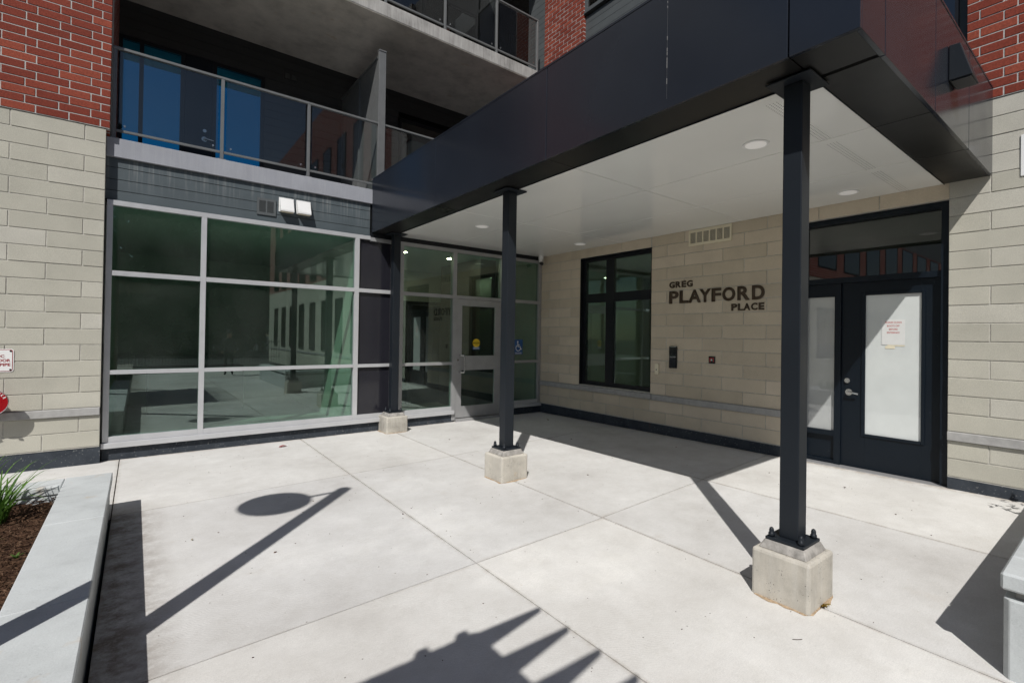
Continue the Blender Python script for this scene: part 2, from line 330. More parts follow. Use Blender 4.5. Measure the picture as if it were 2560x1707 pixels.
# ------------------------------------------------------------------ mesh helpers
class MB:
    def __init__(self): self.v = []; self.f = []
    def quadbox(self, p):                       # 8 points: bottom 4 ccw, top 4 ccw
        n = len(self.v); self.v += [tuple(q) for q in p]
        self.f += [(n+3, n+2, n+1, n), (n+4, n+5, n+6, n+7)] + [(n+i, n+(i+1) % 4, n+4+(i+1) % 4, n+4+i) for i in range(4)]
        return self
    def box(self, x0, x1, y0, y1, z0, z1):
        x0, x1 = sorted((x0, x1)); y0, y1 = sorted((y0, y1)); z0, z1 = sorted((z0, z1))
        return self.quadbox([(x0, y0, z0), (x1, y0, z0), (x1, y1, z0), (x0, y1, z0), (x0, y0, z1), (x1, y0, z1), (x1, y1, z1), (x0, y1, z1)])
    def prism(self, pts, d):                    # planar loop pts extruded by vector d
        n = len(self.v); m = len(pts); d = Vector(d)
        self.v += [tuple(p) for p in pts] + [tuple(Vector(p)+d) for p in pts]
        self.f += [tuple(range(n+m-1, n-1, -1)), tuple(range(n+m, n+2*m))] + [(n+i, n+(i+1) % m, n+m+(i+1) % m, n+m+i) for i in range(m)]
        return self
    def cyl(self, a, b, r, seg=16, r2=None):
        a = Vector(a); b = Vector(b); d = (b-a).normalized(); r2 = r if r2 is None else r2
        p = d.orthogonal().normalized(); q = d.cross(p); n = len(self.v)
        for (o, rad) in ((a, r), (b, r2)):
            for i in range(seg):
                an = 2*math.pi*i/seg; self.v.append(tuple(o+rad*(math.cos(an)*p+math.sin(an)*q)))
        self.f += [tuple(range(n+seg-1, n-1, -1)), tuple(range(n+seg, n+2*seg))] + [(n+i, n+(i+1) % seg, n+seg+(i+1) % seg, n+seg+i) for i in range(seg)]
        return self
    def tube(self, pts, r, seg=10):
        for a, b in zip(pts, pts[1:]): self.cyl(a, b, r, seg)
        return self
    def lathe(self, cx, cy, prof, seg=16):
        n = len(self.v)
        for (r, z) in prof:
            for i in range(seg):
                an = 2*math.pi*i/seg; self.v.append((cx+r*math.cos(an), cy+r*math.sin(an), z))
        for j in range(len(prof)-1):
            for i in range(seg):
                a = n+j*seg+i; b = n+j*seg+(i+1) % seg; self.f.append((a, b, b+seg, a+seg))
        self.f += [tuple(range(n+seg-1, n-1, -1)), tuple(n+(len(prof)-1)*seg+i for i in range(seg))]
        return self
    def quad(self, a, b, c_, d):
        n = len(self.v); self.v += [tuple(a), tuple(b), tuple(c_), tuple(d)]; self.f.append((n, n+1, n+2, n+3)); return self
    def mesh(self, name, bevel=0.0, segs=1):
        me = bpy.data.meshes.new(name); me.from_pydata(self.v, [], self.f); me.update()
        if bevel:
            bm = bmesh.new(); bm.from_mesh(me)
            bmesh.ops.bevel(bm, geom=bm.edges[:], offset=bevel, segments=segs, profile=0.5, affect='EDGES', clamp_overlap=True)
            bm.to_mesh(me); bm.free()
        return me
    def build(self, name, mat, parent=None, bevel=0.0, smooth=False, segs=1):
        me = self.mesh(name, bevel, segs)
        return link(name, me, mat, parent, smooth)
def link(name, me, mat, parent=None, smooth=False):
    if not me.materials: me.materials.append(MAT[mat])
    if smooth:
        for p in me.polygons: p.use_smooth = True
    o = bpy.data.objects.new(name, me); COL.objects.link(o)
    if parent: o.parent = parent
    return o
def tag(o, label, cat, group=None):
    o['label'] = label; o['category'] = cat
    if group: o['group'] = group
    return o
def thing(name, label, cat, loc=(0, 0, 0), group=None):
    o = bpy.data.objects.new(name, None); COL.objects.link(o); o.location = loc; o.empty_display_size = 0.2
    return tag(o, label, cat, group)
def struct(o): o['kind'] = 'structure'; return o
def stuff(o): o['kind'] = 'stuff'; return o
def bx(name, mat, parent, x0, x1, y0, y1, z0, z1, bevel=0.0):
    return MB().box(x0, x1, y0, y1, z0, z1).build(name, mat, parent, bevel)
_cache = {}
def piece(name, mat, parent, cx, cy, cz, sx, sy, sz, bevel=0.003):
    key = (name, mat, round(sx, 3), round(sy, 3), round(sz, 3))
    if key not in _cache:
        me = MB().box(-sx/2, sx/2, -sy/2, sy/2, -sz/2, sz/2).mesh(name, bevel); me.materials.append(MAT[mat]); _cache[key] = me
    o = bpy.data.objects.new(name, _cache[key]); COL.objects.link(o); o.parent = parent; o.location = (cx, cy, cz); return o

def gz(x, y):
    ty = max(0.0, min(1.4, -y/7.5))
    n = [(0.0, 0.075*ty), (-3.7, -0.012-0.04*ty), (-7.2, -0.015-0.085*ty)]
    if x >= 0: return n[0][1]
    if x <= -7.2: return n[2][1]
    for (xa, za), (xb, zb) in zip(n, n[1:]):
        if xb <= x <= xa: return za+(zb-za)*(x-xa)/(xb-xa)

# ------------------------------------------------------------------ ground
g = MB().quad((-300, -300, -0.35), (300, -300, -0.35), (300, 300, -0.35), (-300, 300, -0.35)).build('ground', 'asphalt'); struct(g)
patio = MB()
for (xa, xb, ya, yb) in [(-7.2, -3.7, -17.8, 0.3), (-3.7, 0.3, -17.8, 0.3), (-9.8, -7.2, -2.6, 0.1)]:
    nx, ny = max(1, round((xb-xa)/0.5)), max(1, round((yb-ya)/0.5)); n0 = len(patio.v)
    for j in range(ny+1):
        for i in range(nx+1):
            x = xa+(xb-xa)*i/nx; y = ya+(yb-ya)*j/ny; patio.v.append((x, y, gz(x, y)-0.014))
    for j in range(ny):
        for i in range(nx):
            a = n0+j*(nx+1)+i; patio.f.append((a, a+1, a+nx+2, a+nx+1))
patio = struct(patio.build('patio', 'joint_dirt'))
XJ = [-7.205, -4.985, -3.54, -1.745, 0.15]
YJ = [lambda x: 0.08, lambda x: -2.25+0.037*x, lambda x: -5.225+0.03*x, lambda x: -8.35+0.03*x, lambda x: -11.4+0.02*x, lambda x: -14.5, lambda x: -17.7]
def slab(xa, xb, fya, fyb):
    gp = 0.0048; N = 10
    mb = MB(); top = []
    for j in range(N+1):
        for i in range(N+1):
            x = xa+gp+(xb-xa-2*gp)*i/N
            y0 = fyb(x)+gp; y1 = fya(x)-gp
            y = y0+(y1-y0)*j/N; mb.v.append((x, y, gz(x, y)))
    for j in range(N):
        for i in range(N):
            a = j*(N+1)+i; mb.f.append((a, a+1, a+N+2, a+N+1))
    rim = [i for i in range(N)] + [j*(N+1)+N for j in range(N)] + [N*(N+1)+N-i for i in range(N)] + [(N-j)*(N+1) for j in range(N)]
    n = len(mb.v); mb.v += [(mb.v[i][0], mb.v[i][1], mb.v[i][2]-0.05) for i in rim]
    for k in range(len(rim)):
        mb.f.append((rim[k], n+k, n+(k+1) % len(rim), rim[(k+1) % len(rim)]))
    mb.build('slab', 'concrete_patio', patio)
for xa, xb in zip(XJ, XJ[1:]):
    for fa, fb in zip(YJ, YJ[1:]): slab(xa, xb, fa, fb)
slab(-9.7, -7.205, lambda x: 0.0, lambda x: -2.6)
road = MB().box(-60, 30, -42, -26.5, -0.36, -0.30).build('road', 'asphalt'); struct(road)
walk = MB().box(-60, -7.25, -25.8, -17.9, -0.34, -0.12).build('pavement', 'concrete_patio'); struct(walk)
lawn = MB().box(-60, -9.9, -17.9, 30, -0.34, -0.14).build('lawn', 'leaf_tree'); struct(lawn)

# ------------------------------------------------------------------ building
B = thing('apartment_building', 'apartment building of red brick, beige block and glass storefront wrapping the entrance court', 'building', (0, 0, 0))
ZB = 0.7105          # top of the stone band; courses are 0.2 m
MORT = 0.008
def rows(z0, z1):
    k = math.floor((z0-ZB)/0.2+1e-6)
    out = []
    while ZB+0.2*k < z1-0.01:
        out.append((k, ZB+0.2*k, ZB+0.2*(k+1))); k += 1
    return out
def lay(parent, name, mat, axis, plane, a, b, z0, z1, pitch, off_odd, off_even, rowlist, thick=0.05, proud=0.0, outward=-1):
    MORT = 0.0118 if name == 'brick' else 0.0105
    # axis 'x': pieces run along x on plane y=plane; axis 'y': along y on plane x=plane
    lo, hi = min(a, b), max(a, b)
    for (k, za, zb) in rowlist:
        za2, zb2 = max(za, z0), min(zb, z1)
        if zb2-za2 < 0.04: continue
        off = off_odd if k % 2 else off_even
        j = math.floor((lo-off)/pitch)
        while off+pitch*j < hi:
            p0, p1 = max(lo, off+pitch*j), min(hi, off+pitch*(j+1)); j += 1
            if p1-p0 < 0.035: continue
            e0 = 0.0 if abs(p0-lo) < 1e-6 else MORT/2; e1 = 0.0 if abs(p1-hi) < 1e-6 else MORT/2
            L = p1-p0-e0-e1; mid = (p0+e0+p1-e1)/2; hgt = zb2-za2-MORT
            jit = random.uniform(-0.002, 0.002)
            d = plane-outward*(thick/2)+outward*proud+jit
            if axis == 'x': piece(name, mat, parent, mid, d, (za2+zb2)/2, L, thick, hgt)
            else: piece(name, mat, parent, d, mid, (za2+zb2)/2, thick, L, hgt)
def wallcore(name, mat, axis, plane, a, b, z0, z1, depth=0.25, parent=B):
    if axis == 'x': return bx(name, mat, parent, a, b, plane+(0.004 if 'brick' in name else 0.0065), plane+depth, z0, z1)
    return bx(name, mat, parent, plane+(0.004 if 'brick' in name else 0.0065), plane+depth, a, b, z0, z1)

framed_later = []
# --- left pier (beige block below, red brick above)
XP, YP = -7.385, -0.12
wl_ = wallcore('block_wall', 'mortar_block', 'x', YP, -9.7, XP-0.019, 0.2, 4.3095, 0.5)
lay(wl_, 'block', 'block', 'x', YP, -8.95, XP-0.018, ZB, 4.3105, 0.652, -7.602, -7.928, rows(ZB, 4.31))
lay(wl_, 'block', 'block', 'x', YP, -8.95, XP-0.018, 0.2105, 0.6105, 0.652, -7.928, -7.602, [(1, 0.2105, 0.4105), (2, 0.4105, 0.6105)])
bx('block_far', 'block_far', B, -34, -8.951, YP, YP+0.05, -0.2, 4.31)['kind'] = 'stuff'
YQ = YP-0.014; XQ = XP+0.018
bl = wallcore('brick_wall', 'mortar', 'x', YQ, -9.7, XQ-0.001, 4.3105, 13.0, 0.5)
def brows(z0, z1, h=0.102):
    return [(i, z0+i*h, z0+(i+1)*h) for i in range(int((z1-z0)/h))]
lay(bl, 'brick', 'brick', 'x', YQ, -8.45, XQ, 4.312, 9, 0.293, XQ-0.187, XQ-0.093, brows(4.312, 6.36, 0.0998), 0.09, 0.001)
bx('brick_far', 'brick_far', B, -34, -8.451, YQ, YQ+0.05, 4.3115, 6.9)['kind'] = 'stuff'
bx('upper_wall', 'siding_plain', B, -34, -8.6, YQ, YQ+0.05, 6.9005, 13)
bx('brick_far', 'brick_far', B, -8.5995, -8.451, YQ, YQ+0.05, 6.9005, 13)['kind'] = 'stuff'
bx('brick_far', 'brick_far', B, -8.451, XQ-0.002, YQ, YQ+0.05, 6.315, 13)['kind'] = 'stuff'
bx('pier_return', 'brick_far', B, XP-0.3, XQ-0.004, YP+0.085, 2.6, 4.245, 13.0)
for xw in (-11.5, -14.3, -17.1, -19.9, -22.7, -25.5, -28.3, -31.1):
    for zc in (1.0, 4.75, 8.2): framed_later.append((xw, zc))
for (xa, xb) in ((-9.7, -8.6), (-8.593, XP-0.019)):
    bx('stone_band', 'stone_band', B, xa, xb, YP-0.03, YP+0.1, 0.612, 0.709, 0.006)
bx('base_strip', 'membrane', B, -9.7, XP-0.012, YP+0.012, YP+0.4, -0.2, 0.2)

# --- siding strip over the storefront and balcony slab
sd = bx('siding', 'dark_void', B, XP-0.03, -0.001, 0.03, 0.2, 3.425, 3.99)
for (za, zb) in ((3.434, 3.5525), (3.5595, 3.701), (3.708, 3.858), (3.865, 3.989)):
    bx('board', 'siding', sd, XP-0.03, -3.905, 0.012, 0.034, za, zb, 0.002)
bx('trim', 'siding', sd, XP+0.004, -3.905, -0.004, 0.03, 3.419, 3.4325)
bx('balcony_slab', 'painted_slab', B, XP-0.017, -0.002, -0.03, 2.6, 3.991, 4.24, 0.004)

# --- recessed balcony back wall, doors and windows
yr = 2.27
bw = bx('balcony_wall', 'dark_void', B, XP, 0.0, yr+0.012, yr+0.3, 4.24, 7.29)
zz = 4.245
while zz < 7.25:
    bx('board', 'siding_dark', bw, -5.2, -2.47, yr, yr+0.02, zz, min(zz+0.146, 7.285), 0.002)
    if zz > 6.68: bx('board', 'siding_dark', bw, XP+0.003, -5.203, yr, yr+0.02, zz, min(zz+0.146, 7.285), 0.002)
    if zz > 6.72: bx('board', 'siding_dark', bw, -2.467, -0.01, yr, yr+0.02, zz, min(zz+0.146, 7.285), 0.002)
    zz += 0.153
def framed(name, parent, axis, plane, a, b, z0, z1, fw, mat, gmat, cuts_v=(), cuts_h=(), depth=0.08, gback=0.03, cw=None, front=0.0):
    """window: frame mesh with pane children. plane is the front of the frame; inside is at +."""
    cw = cw or fw
    lo, hi = min(a, b), max(a, b)
    mb = MB()
    def bar(p0, p1, q0, q1, dd=0.0):
        if axis == 'x': mb.box(p0, p1, plane+dd, plane+depth-dd, q0, q1)
        else: mb.box(plane+dd, plane+depth-dd, p0, p1, q0, q1)
    bar(lo, lo+fw, z0, z1); bar(hi-fw, hi, z0, z1); bar(lo+fw, hi-fw, z0, z0+fw, 0.001); bar(lo+fw, hi-fw, z1-fw, z1, 0.001)
    vs = sorted(cuts_v); hs = sorted(cuts_h)
    for v_ in vs: bar(v_-cw/2, v_+cw/2, z0+fw, z1-fw, 0.002)
    xs = [lo+fw]+sum([[v_-cw/2, v_+cw/2] for v_ in vs], [])+[hi-fw]
    zs = [z0+fw]+sum([[h_-cw/2, h_+cw/2] for h_ in hs], [])+[z1-fw]
    for i in range(0, len(xs), 2):
        for h_ in hs: bar(xs[i], xs[i+1], h_-cw/2, h_+cw/2, 0.003)
    fo = mb.build(name, mat, parent)
    for i in range(0, len(xs), 2):
        for j in range(0, len(zs), 2):
            e = 0.004
            if axis == 'x': bx('pane', gmat, fo, xs[i]-e, xs[i+1]+e, plane+gback, plane+gback+0.008, zs[j]-e, zs[j+1]+e)
            else: bx('pane', gmat, fo, plane+gback, plane+gback+0.008, xs[i]-e, xs[i+1]+e, zs[j]-e, zs[j+1]+e)
    return fo
for xw, zc in framed_later: framed('window', B, 'x', YQ-0.02, xw, xw-1.95, zc, zc+2.1, 0.06, 'frame_black', 'glass_dark', (), (), 0.015, 0.008)
framed('window', B, 'x', yr-0.04, XP+0.005, -6.47, 4.27, 6.67, 0.06, 'frame_black', 'glass_sky_tint', (-7.07,), (), 0.06)
framed('window', B, 'x', yr-0.04, -6.05, -5.21, 4.27, 6.67, 0.06, 'frame_black', 'glass_sky_tint', (), (), 0.06)
bd = bx('door', 'door_paint', B, -6.465, -6.055, yr-0.05, yr+0.02, 4.27, 6.665, 0.004)
MB().cyl((-6.165, yr-0.05, 5.35), (-6.165, yr-0.075, 5.35), 0.03).build('lock', 'steel', bd, smooth=False)
MB().cyl((-6.165, yr-0.05, 5.2), (-6.165, yr-0.065, 5.2), 0.045).cyl((-6.165, yr-0.06, 5.2), (-6.165, yr-0.11, 5.2), 0.014).tube([(-6.175, yr-0.105, 5.205), (-6.03, yr-0.105, 5.19)], 0.013).build('handle', 'steel', bd)
framed('window', B, 'x', yr-0.04, -2.462, -0.02, 4.27, 6.70, 0.06, 'frame_black', 'glass_dark', (-1.24,), (), 0.06)
bx('room_backing', 'dark_void', B, XP, -0.02, yr+0.011, yr+0.0118, 4.25, 7.28)

# --- balcony railings
def railing(posts, y, z0, ztop, name='balcony_railing'):
    top = MB().box(posts[0]-0.025, posts[-1]+0.025, y-0.028, y+0.028, ztop-0.035, ztop).build(name, 'rail_grey', B, 0.004)
    for p in posts:
        bx('post', 'rail_grey', top, p-0.022, p+0.022, y-0.025, y+0.025, z0, ztop-0.036, 0.003)
        bx('post_foot', 'rail_grey', top, p-0.05, p+0.05, y-0.045, y+0.045, z0+0.0005, z0+0.012)
    for p, q in zip(posts, posts[1:]):
        bx('bottom_rail', 'rail_grey', top, p+0.023, q-0.023, y-0.016, y+0.016, z0+0.10, z0+0.132, 0.003)
        bx('pane', 'glass_clear', top, p+0.05, q-0.05, y-0.004, y+0.004, z0+0.125, ztop-0.05)
        for e in (p+0.11, q-0.11):
            MB().cyl((e, y-0.012, z0+0.19), (e, y+0.012, z0+0.19), 0.013, 10).build('glass_clip', 'steel', top)
    return top
railing([-7.335, -6.125, -4.935, -3.765], 0.025, 4.2405, 5.47)
railing([-3.70, -2.58, -1.40, -0.05], 0.025, 4.2405, 5.47)
scr = MB().box(-3.80, -3.674, -0.02, 0.055, 4.241, 6.74).box(-3.805, -3.669, -0.03, 0.065, 6.7405, 6.765).build('privacy_screen', 'rail_grey', B, 0.003)
for (ya, yb) in ((0.056, 1.11), (1.16, yr-0.05)):
    bx('screen_panel', 'rail_grey', scr, -3.745, -3.735, ya, yb, 4.33, 6.70)
bx('screen_post', 'rail_grey', scr, -3.765, -3.715, 1.112, 1.158, 4.241, 6.70)
bx('screen_rail', 'rail_grey', scr, -3.76, -3.72, 0.056, yr-0.002, 6.702, 6.74)

# --- upper balcony
us = bx('balcony_slab', 'concrete_slab_edge', B, XP+0.003, -0.25, -0.17, 2.6, 7.292, 7.54, 0.01)
bx('slab_soffit', 'concrete_soffit', us, XP+0.003, -0.255, -0.162, 2.59, 7.284, 7.2915)
railing([-7.3, -6.12, -4.93, -3.735, -2.56, -1.37, -0.29], -0.09, 7.5405, 8.72)
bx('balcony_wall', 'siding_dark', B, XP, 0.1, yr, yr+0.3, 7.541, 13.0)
framed('window', B, 'x', yr-0.05, -6.8, -4.6, 7.58, 9.9, 0.06, 'frame_black', 'glass_dark', (-5.7,), (), 0.045)
framed('window', B, 'x', yr-0.05, -3.4, -0.4, 7.58, 9.9, 0.06, 'frame_black', 'glass_dark', (-1.9,), (), 0.045)
bx('balcony_slab', 'concrete_slab_edge', B, XP+0.003, -0.25, -0.17, 2.6, 10.59, 10.84, 0.01)

# --- right wing, upper floors (brick pier, siding, windows)
uw = bx('upper_wall', 'siding_plain', B, 0.12, 0.5, yr, -7.391, 3.6, 13.0)
zz = 7.0
while zz < 9.7:
    bx('board', 'siding_plain', uw, 0.08, 0.125, 0.02, 0.64, zz, zz+0.146, 0.002)
    if zz+0.15 < 8.42: bx('board', 'siding_plain', uw, 0.06, 0.125, -1.27, -7.0, zz, zz+0.146, 0.002)
    zz += 0.149
bx('upper_wall', 'siding_plain', B, 0.085, 0.125, -3.2, -7.0, 8.41, 13.0)
framed('window', B, 'y', 0.03, -1.268, -3.195, 8.42, 10.6, 0.07, 'siding_plain', 'glass_dark', (-2.2,), (), 0.09)
bx('window_sill', 'siding_plain', B, 0.0, 0.10, -1.272, -3.19, 8.385, 8.419)
framed('window', B, 'y', 0.07, 0.645, yr-0.1, 7.62, 10.4, 0.05, 'siding_plain', 'glass_dark', (), (), 0.045)
framed('window', B, 'y', 0.06, -7.0, -7.30, 4.45, 6.9, 0.03, 'frame_black', 'glass_dark', (), (), 0.06)
bp = wallcore('brick_wall', 'mortar', 'y', 0.0, -0.001, -1.264, 4.3, 13.0, 0.2)
lay(bp, 'brick', 'brick', 'y', 0.0, 0.0, -1.265, 7.6, 9.7, 0.26, -0.13, 0.0, brows(7.60, 9.55, 0.0875), 0.09, 0.001)
bx('brick_far', 'brick_far', B, -0.004, 0.05, 0.0, -1.265, 4.3, 7.598)['kind'] = 'stuff'
bx('brick_far', 'brick_far', B, -0.004, 0.05, 0.0, -1.265, 9.53, 13)['kind'] = 'stuff'

# --- right wall of the court (beige block)
rw = MB()
for (ya, yb, za, zb) in [(0, -1.275, 0.2, 3.6), (-1.275, -3.105, 0.2, 0.735), (-1.275, -3.105, 3.312, 3.6), (-3.105, -5.55, 0.2, 3.6), (-5.55, -7.245, 3.314, 3.6), (-7.245, -8.7, 0.2, 4.3095)]:
    rw.box(0.0062, 0.24, ya, yb, za, zb)
rw = rw.build('block_wall', 'mortar_block', B)
A, Bo = -3.433, -3.783
R = rows(ZB, 3.52)
for (ya, yb, za, zb) in [(-0.005, -1.275, ZB, 3.51), (-1.275, -3.105, 3.3105, 3.51), (-3.105, -5.55, ZB, 3.51), (-5.55, -7.245, 3.3105, 3.51)]:
    lay(rw, 'block', 'block_bounce_tint', 'y', 0.0, ya, yb, za, zb, 0.697, Bo, A, R)
lay(rw, 'block', 'block_bounce_tint', 'y', 0.0, -0.005, -5.55, 0.2105, 0.6105, 0.697, A, Bo, [(1, 0.2105, 0.4105), (2, 0.4105, 0.6105)])
lay(rw, 'block', 'block', 'y', 0.0, -7.245, -8.69, ZB, 4.3105, 0.70, -7.595, -7.945, rows(ZB, 4.31))
lay(rw, 'block', 'block', 'y', 0.0, -7.245, -8.69, 0.2105, 0.6105, 0.70, -7.945, -7.595, [(1, 0.2105, 0.4105), (2, 0.4105, 0.6105)])
for (ya, yb) in ((-0.002, -1.18), (-3.15, -5.55), (-7.245, -8.69)):
    bx('stone_band', 'stone_band', B, -0.03, 0.1, ya, yb, 0.612, 0.709, 0.005)
bx('window_sill', 'stone_band', B, -0.045, 0.14, -1.183, -3.147, 0.625, 0.712, 0.006)
bx('base_strip', 'membrane', B, -0.004, 0.2, 0.0, -5.55, -0.2, 0.2)
bx('base_strip', 'membrane', B, -0.004, 0.2, -7.247, -8.69, -0.2, 0.2)
br = wallcore('brick_wall', 'mortar', 'y', -0.012, -7.392, -8.70, 4.3105, 13.0, 0.4)
lay(br, 'brick', 'brick', 'y', -0.012, -7.391, -8.69, 4.312, 9, 0.30, -7.497, -7.690, brows(4.312, 6.7, 0.1), 0.09, 0.001)
bx('brick_far', 'brick_far', B, -0.003, 0.05, -7.391, -8.69, 6.665, 13)['kind'] = 'stuff'

# --- wing continuing behind the camera (seen in the glass)
bx('wing_wall', 'block_far', B, 0.0, 0.4, -8.70, -30.0, -0.3, 4.31)
bx('wing_wall', 'brick_far', B, 0.0, 0.4, -8.70, -30.0, 4.311, 13.0)
bx('stone_band', 'stone_band', B, -0.03, 0.1, -8.692, -30.0, 0.612, 0.709)
yy = -9.6
while yy > -29:
    framed('window', B, 'y', -0.05, yy, yy-0.95, 0.85, 3.3, 0.06, 'frame_black', 'glass_dark', (), (), 0.05, 0.015)
    for zc in (4.45, 8.0): framed('window', B, 'y', -0.05, yy+0.1, yy-1.05, zc, zc+2.7, 0.06, 'frame_black', 'glass_dark', (), (), 0.05, 0.015)
    bx('spandrel_panel', 'spandrel', B, -0.012, 0.02, yy+0.1, yy-1.05, 7.151, 7.999)
    yy -= 2.2
bx('building_mass', 'dark_void', B, 0.52, 14, -29.9, -0.2, 4.4, 13.0)
bx('building_mass', 'dark_void', B, 4.6, 14, -29.9, -0.2, -0.3, 4.39)
bx('building_mass', 'dark_void', B, -9.6, 14, 6.2, 12, -0.3, 13.0)
bx('building_mass', 'dark_void', B, XP, 14, yr+0.31, 6.19, 4.25, 13.0)

# --- storefront (aluminium and glass)
SF = bx('storefront', 'aluminium', B, XP+0.001, -3.905, -0.03, 0.09, 3.353, 3.418, 0.002)     # head
bx('head', 'aluminium_dull', SF, -3.9045, -0.001, -0.03, 0.09, 3.335, 3.40, 0.002)
bx('head_flashing', 'frame_black', SF, -3.9045, -0.001, -0.02, 0.06, 3.401, 3.484)
def vbar(x0, x1, z0=0.22, z1=3.352, m='aluminium', y0=-0.03): return bx('mullion', m, SF, x0, x1, y0, 0.09, z0, z1, 0.002)
vbar(XP+0.001, -7.322); vbar(-6.356, -6.29); vbar(-4.165, -4.09)
vbar(-3.345, -3.28, z1=3.334, m='aluminium_dull'); vbar(-2.249, -2.171, 0.02, 3.334, 'aluminium_dull'); vbar(-1.10, -1.04, 0.02, 3.334, 'aluminium_dull'); vbar(-0.085, -0.006, z1=3.334, m='aluminium_dull')
bays = [(-7.322, -6.356, 'g'), (-6.29, -4.165, 'g'), (-4.09, -3.345, 's'), (-3.28, -2.249, 'g'), (-1.04, -0.085, 'g')]
for (a, b, kind) in bays:
    dull = a > -3.4; mm = 'aluminium_dull' if dull else 'aluminium'; zt_ = 3.334 if dull else 3.352
    for (za, zb) in ((2.424, 2.489), (1.117, 1.172), (0.222, 0.296)):
        bx('mullion', mm if za > 0.3 else 'aluminium', SF, a+0.0005, b-0.0005, -0.029, 0.089, za, zb, 0.002)
    for (za, zb) in ((0.29, 1.12), (1.168, 2.428), (2.485, zt_+0.004)):
        if kind == 'g': bx('pane', 'glass_green', SF, a-0.004, b+0.004, 0.02, 0.03, za, zb)
        else: bx('spandrel_panel', 'spandrel', SF, a-0.004, b+0.004, 0.015, 0.05, za, zb)
bx('mullion', 'aluminium_dull', SF, -2.1705, -1.1005, -0.029, 0.089, 2.424, 2.489, 0.002)
bx('pane', 'glass_green', SF, -2.175, -1.096, 0.02, 0.03, 2.485, 3.338)
bx('sill', 'aluminium', SF, XP-0.01, -2.21, -0.075, 0.09, 0.15, 0.2215, 0.004)
bx('sill', 'aluminium', SF, -1.06, -0.004, -0.075, 0.09, 0.15, 0.2215, 0.004)
bx('base_strip', 'membrane', B, XP+0.001, -2.20, -0.02, 0.15, -0.2, 0.1495)
bx('base_strip', 'membrane', B, -1.07, -0.005, -0.02, 0.15, -0.2, 0.1495)
bx('threshold', 'aluminium_dull', B, -2.17, -1.10, -0.09, 0.12, -0.02, 0.045, 0.004)
# glazed entrance door
dm = MB()
dm.box(-2.165, -2.035, -0.02, 0.03, 0.06, 2.418).box(-1.245, -1.105, -0.02, 0.03, 0.06, 2.418)
dm.box(-2.0349, -1.2451, -0.019, 0.029, 0.06, 0.285).box(-2.0349, -1.2451, -0.019, 0.029, 1.0, 1.287).box(-2.0349, -1.2451, -0.019, 0.029, 2.29, 2.418)
D1 = dm.build('entrance_door', 'aluminium_dull', B)
bx('pane', 'glass_green', D1, -2.04, -1.24, 0.002, 0.010, 0.28, 1.005); bx('pane', 'glass_green', D1, -2.04, -1.24, 0.002, 0.010, 1.282, 2.295)
MB().tube([(-2.09, -0.02, 1.30), (-2.09, -0.075, 1.30), (-2.02, -0.105, 1.30), (-2.02, -0.105, 0.965), (-2.09, -0.075, 0.965), (-2.09, -0.02, 0.965)], 0.013).build('pull_handle', 'steel', D1)
MB().cyl((-2.12, -0.02, 1.21), (-2.12, -0.03, 1.21), 0.022).build('lock', 'steel', D1)
for zc in (0.35, 1.25, 2.2):
    MB().cyl((-1.1025, -0.032, zc-0.06), (-1.1025, -0.032, zc+0.06), 0.010, 10).build('hinge', 'aluminium_dull', D1)

# --- dark window in the block wall
W1 = framed('window', B, 'y', 0.085, -1.277, -3.103, 0.737, 3.308, 0.075, 'frame_black', 'glass_green', (), (), 0.09)
for o_ in list(W1.children): bpy.data.objects.remove(o_)
MB().box(0.087, 0.17, -1.92, -2.126, 0.8125, 3.2325).box(0.088, 0.165, -1.3525, -1.9195, 2.40, 2.575).box(0.088, 0.165, -2.1265, -3.0275, 2.40, 2.575).build('mullion', 'frame_black', W1, 0.002)
for (ya, yb) in ((-1.347, -1.925), (-2.12, -3.034)):
    for (za, zb) in ((0.806, 2.406), (2.569, 3.239)):
        bx('pane', 'glass_green', W1, 0.115, 0.123, ya, yb, za, zb)
bx('window_reveal', 'frame_black', B, 0.004, 0.084, -1.2765, -1.285, 0.737, 3.308)
bx('window_head', 'frame_black', B, 0.004, 0.084, -1.286, -3.104, 3.296, 3.311)

# --- side door with sidelight and transom
XD = 0.15
fr = MB()
fr.box(XD-0.09, XD+0.06, -7.165, -7.244, 0.03, 3.31).box(XD-0.09, XD+0.06, -5.551, -5.66, 0.03, 3.31)
fr.box(XD-0.088, XD+0.06, -5.6605, -7.1645, 3.245, 3.309).box(XD-0.05, XD+0.06, -5.6605, -7.1645, 2.458, 2.53)
fr.box(XD-0.03, XD+0.06, -6.035, -6.112, 0.06, 2.457)
fr.box(XD-0.01, XD+0.06, -5.6605, -6.0345, 2.285, 2.457).box(XD-0.03, XD+0.06, -5.6605, -6.0345, 0.44, 0.505).box(XD+0.02, XD+0.06, -5.6605, -6.0345, 0.12, 0.4395).box(XD-0.02, XD+0.06, -5.6605, -6.0345, 0.06, 0.1195)
F2 = fr.build('door_frame', 'door_paint', B)
bx('transom_pane', 'glass_transom', F2, XD+0.005, XD+0.013, -5.655, -7.17, 2.525, 3.25)
bx('sidelight_pane', 'film_grey', F2, XD+0.015, XD+0.025, -5.655, -6.04, 0.50, 2.29)
bx('soffit_reflection', 'reflection_pale', F2, XD+0.03, XD+0.05, -5.68, -7.15, 2.98, 3.24)  # pale strip standing in for the soffit mirrored in the transom
bx('transom_backing', 'interior_wall', F2, XD+0.4, XD+0.42, -5.5, -7.3, 2.4, 3.4)
d2 = MB()
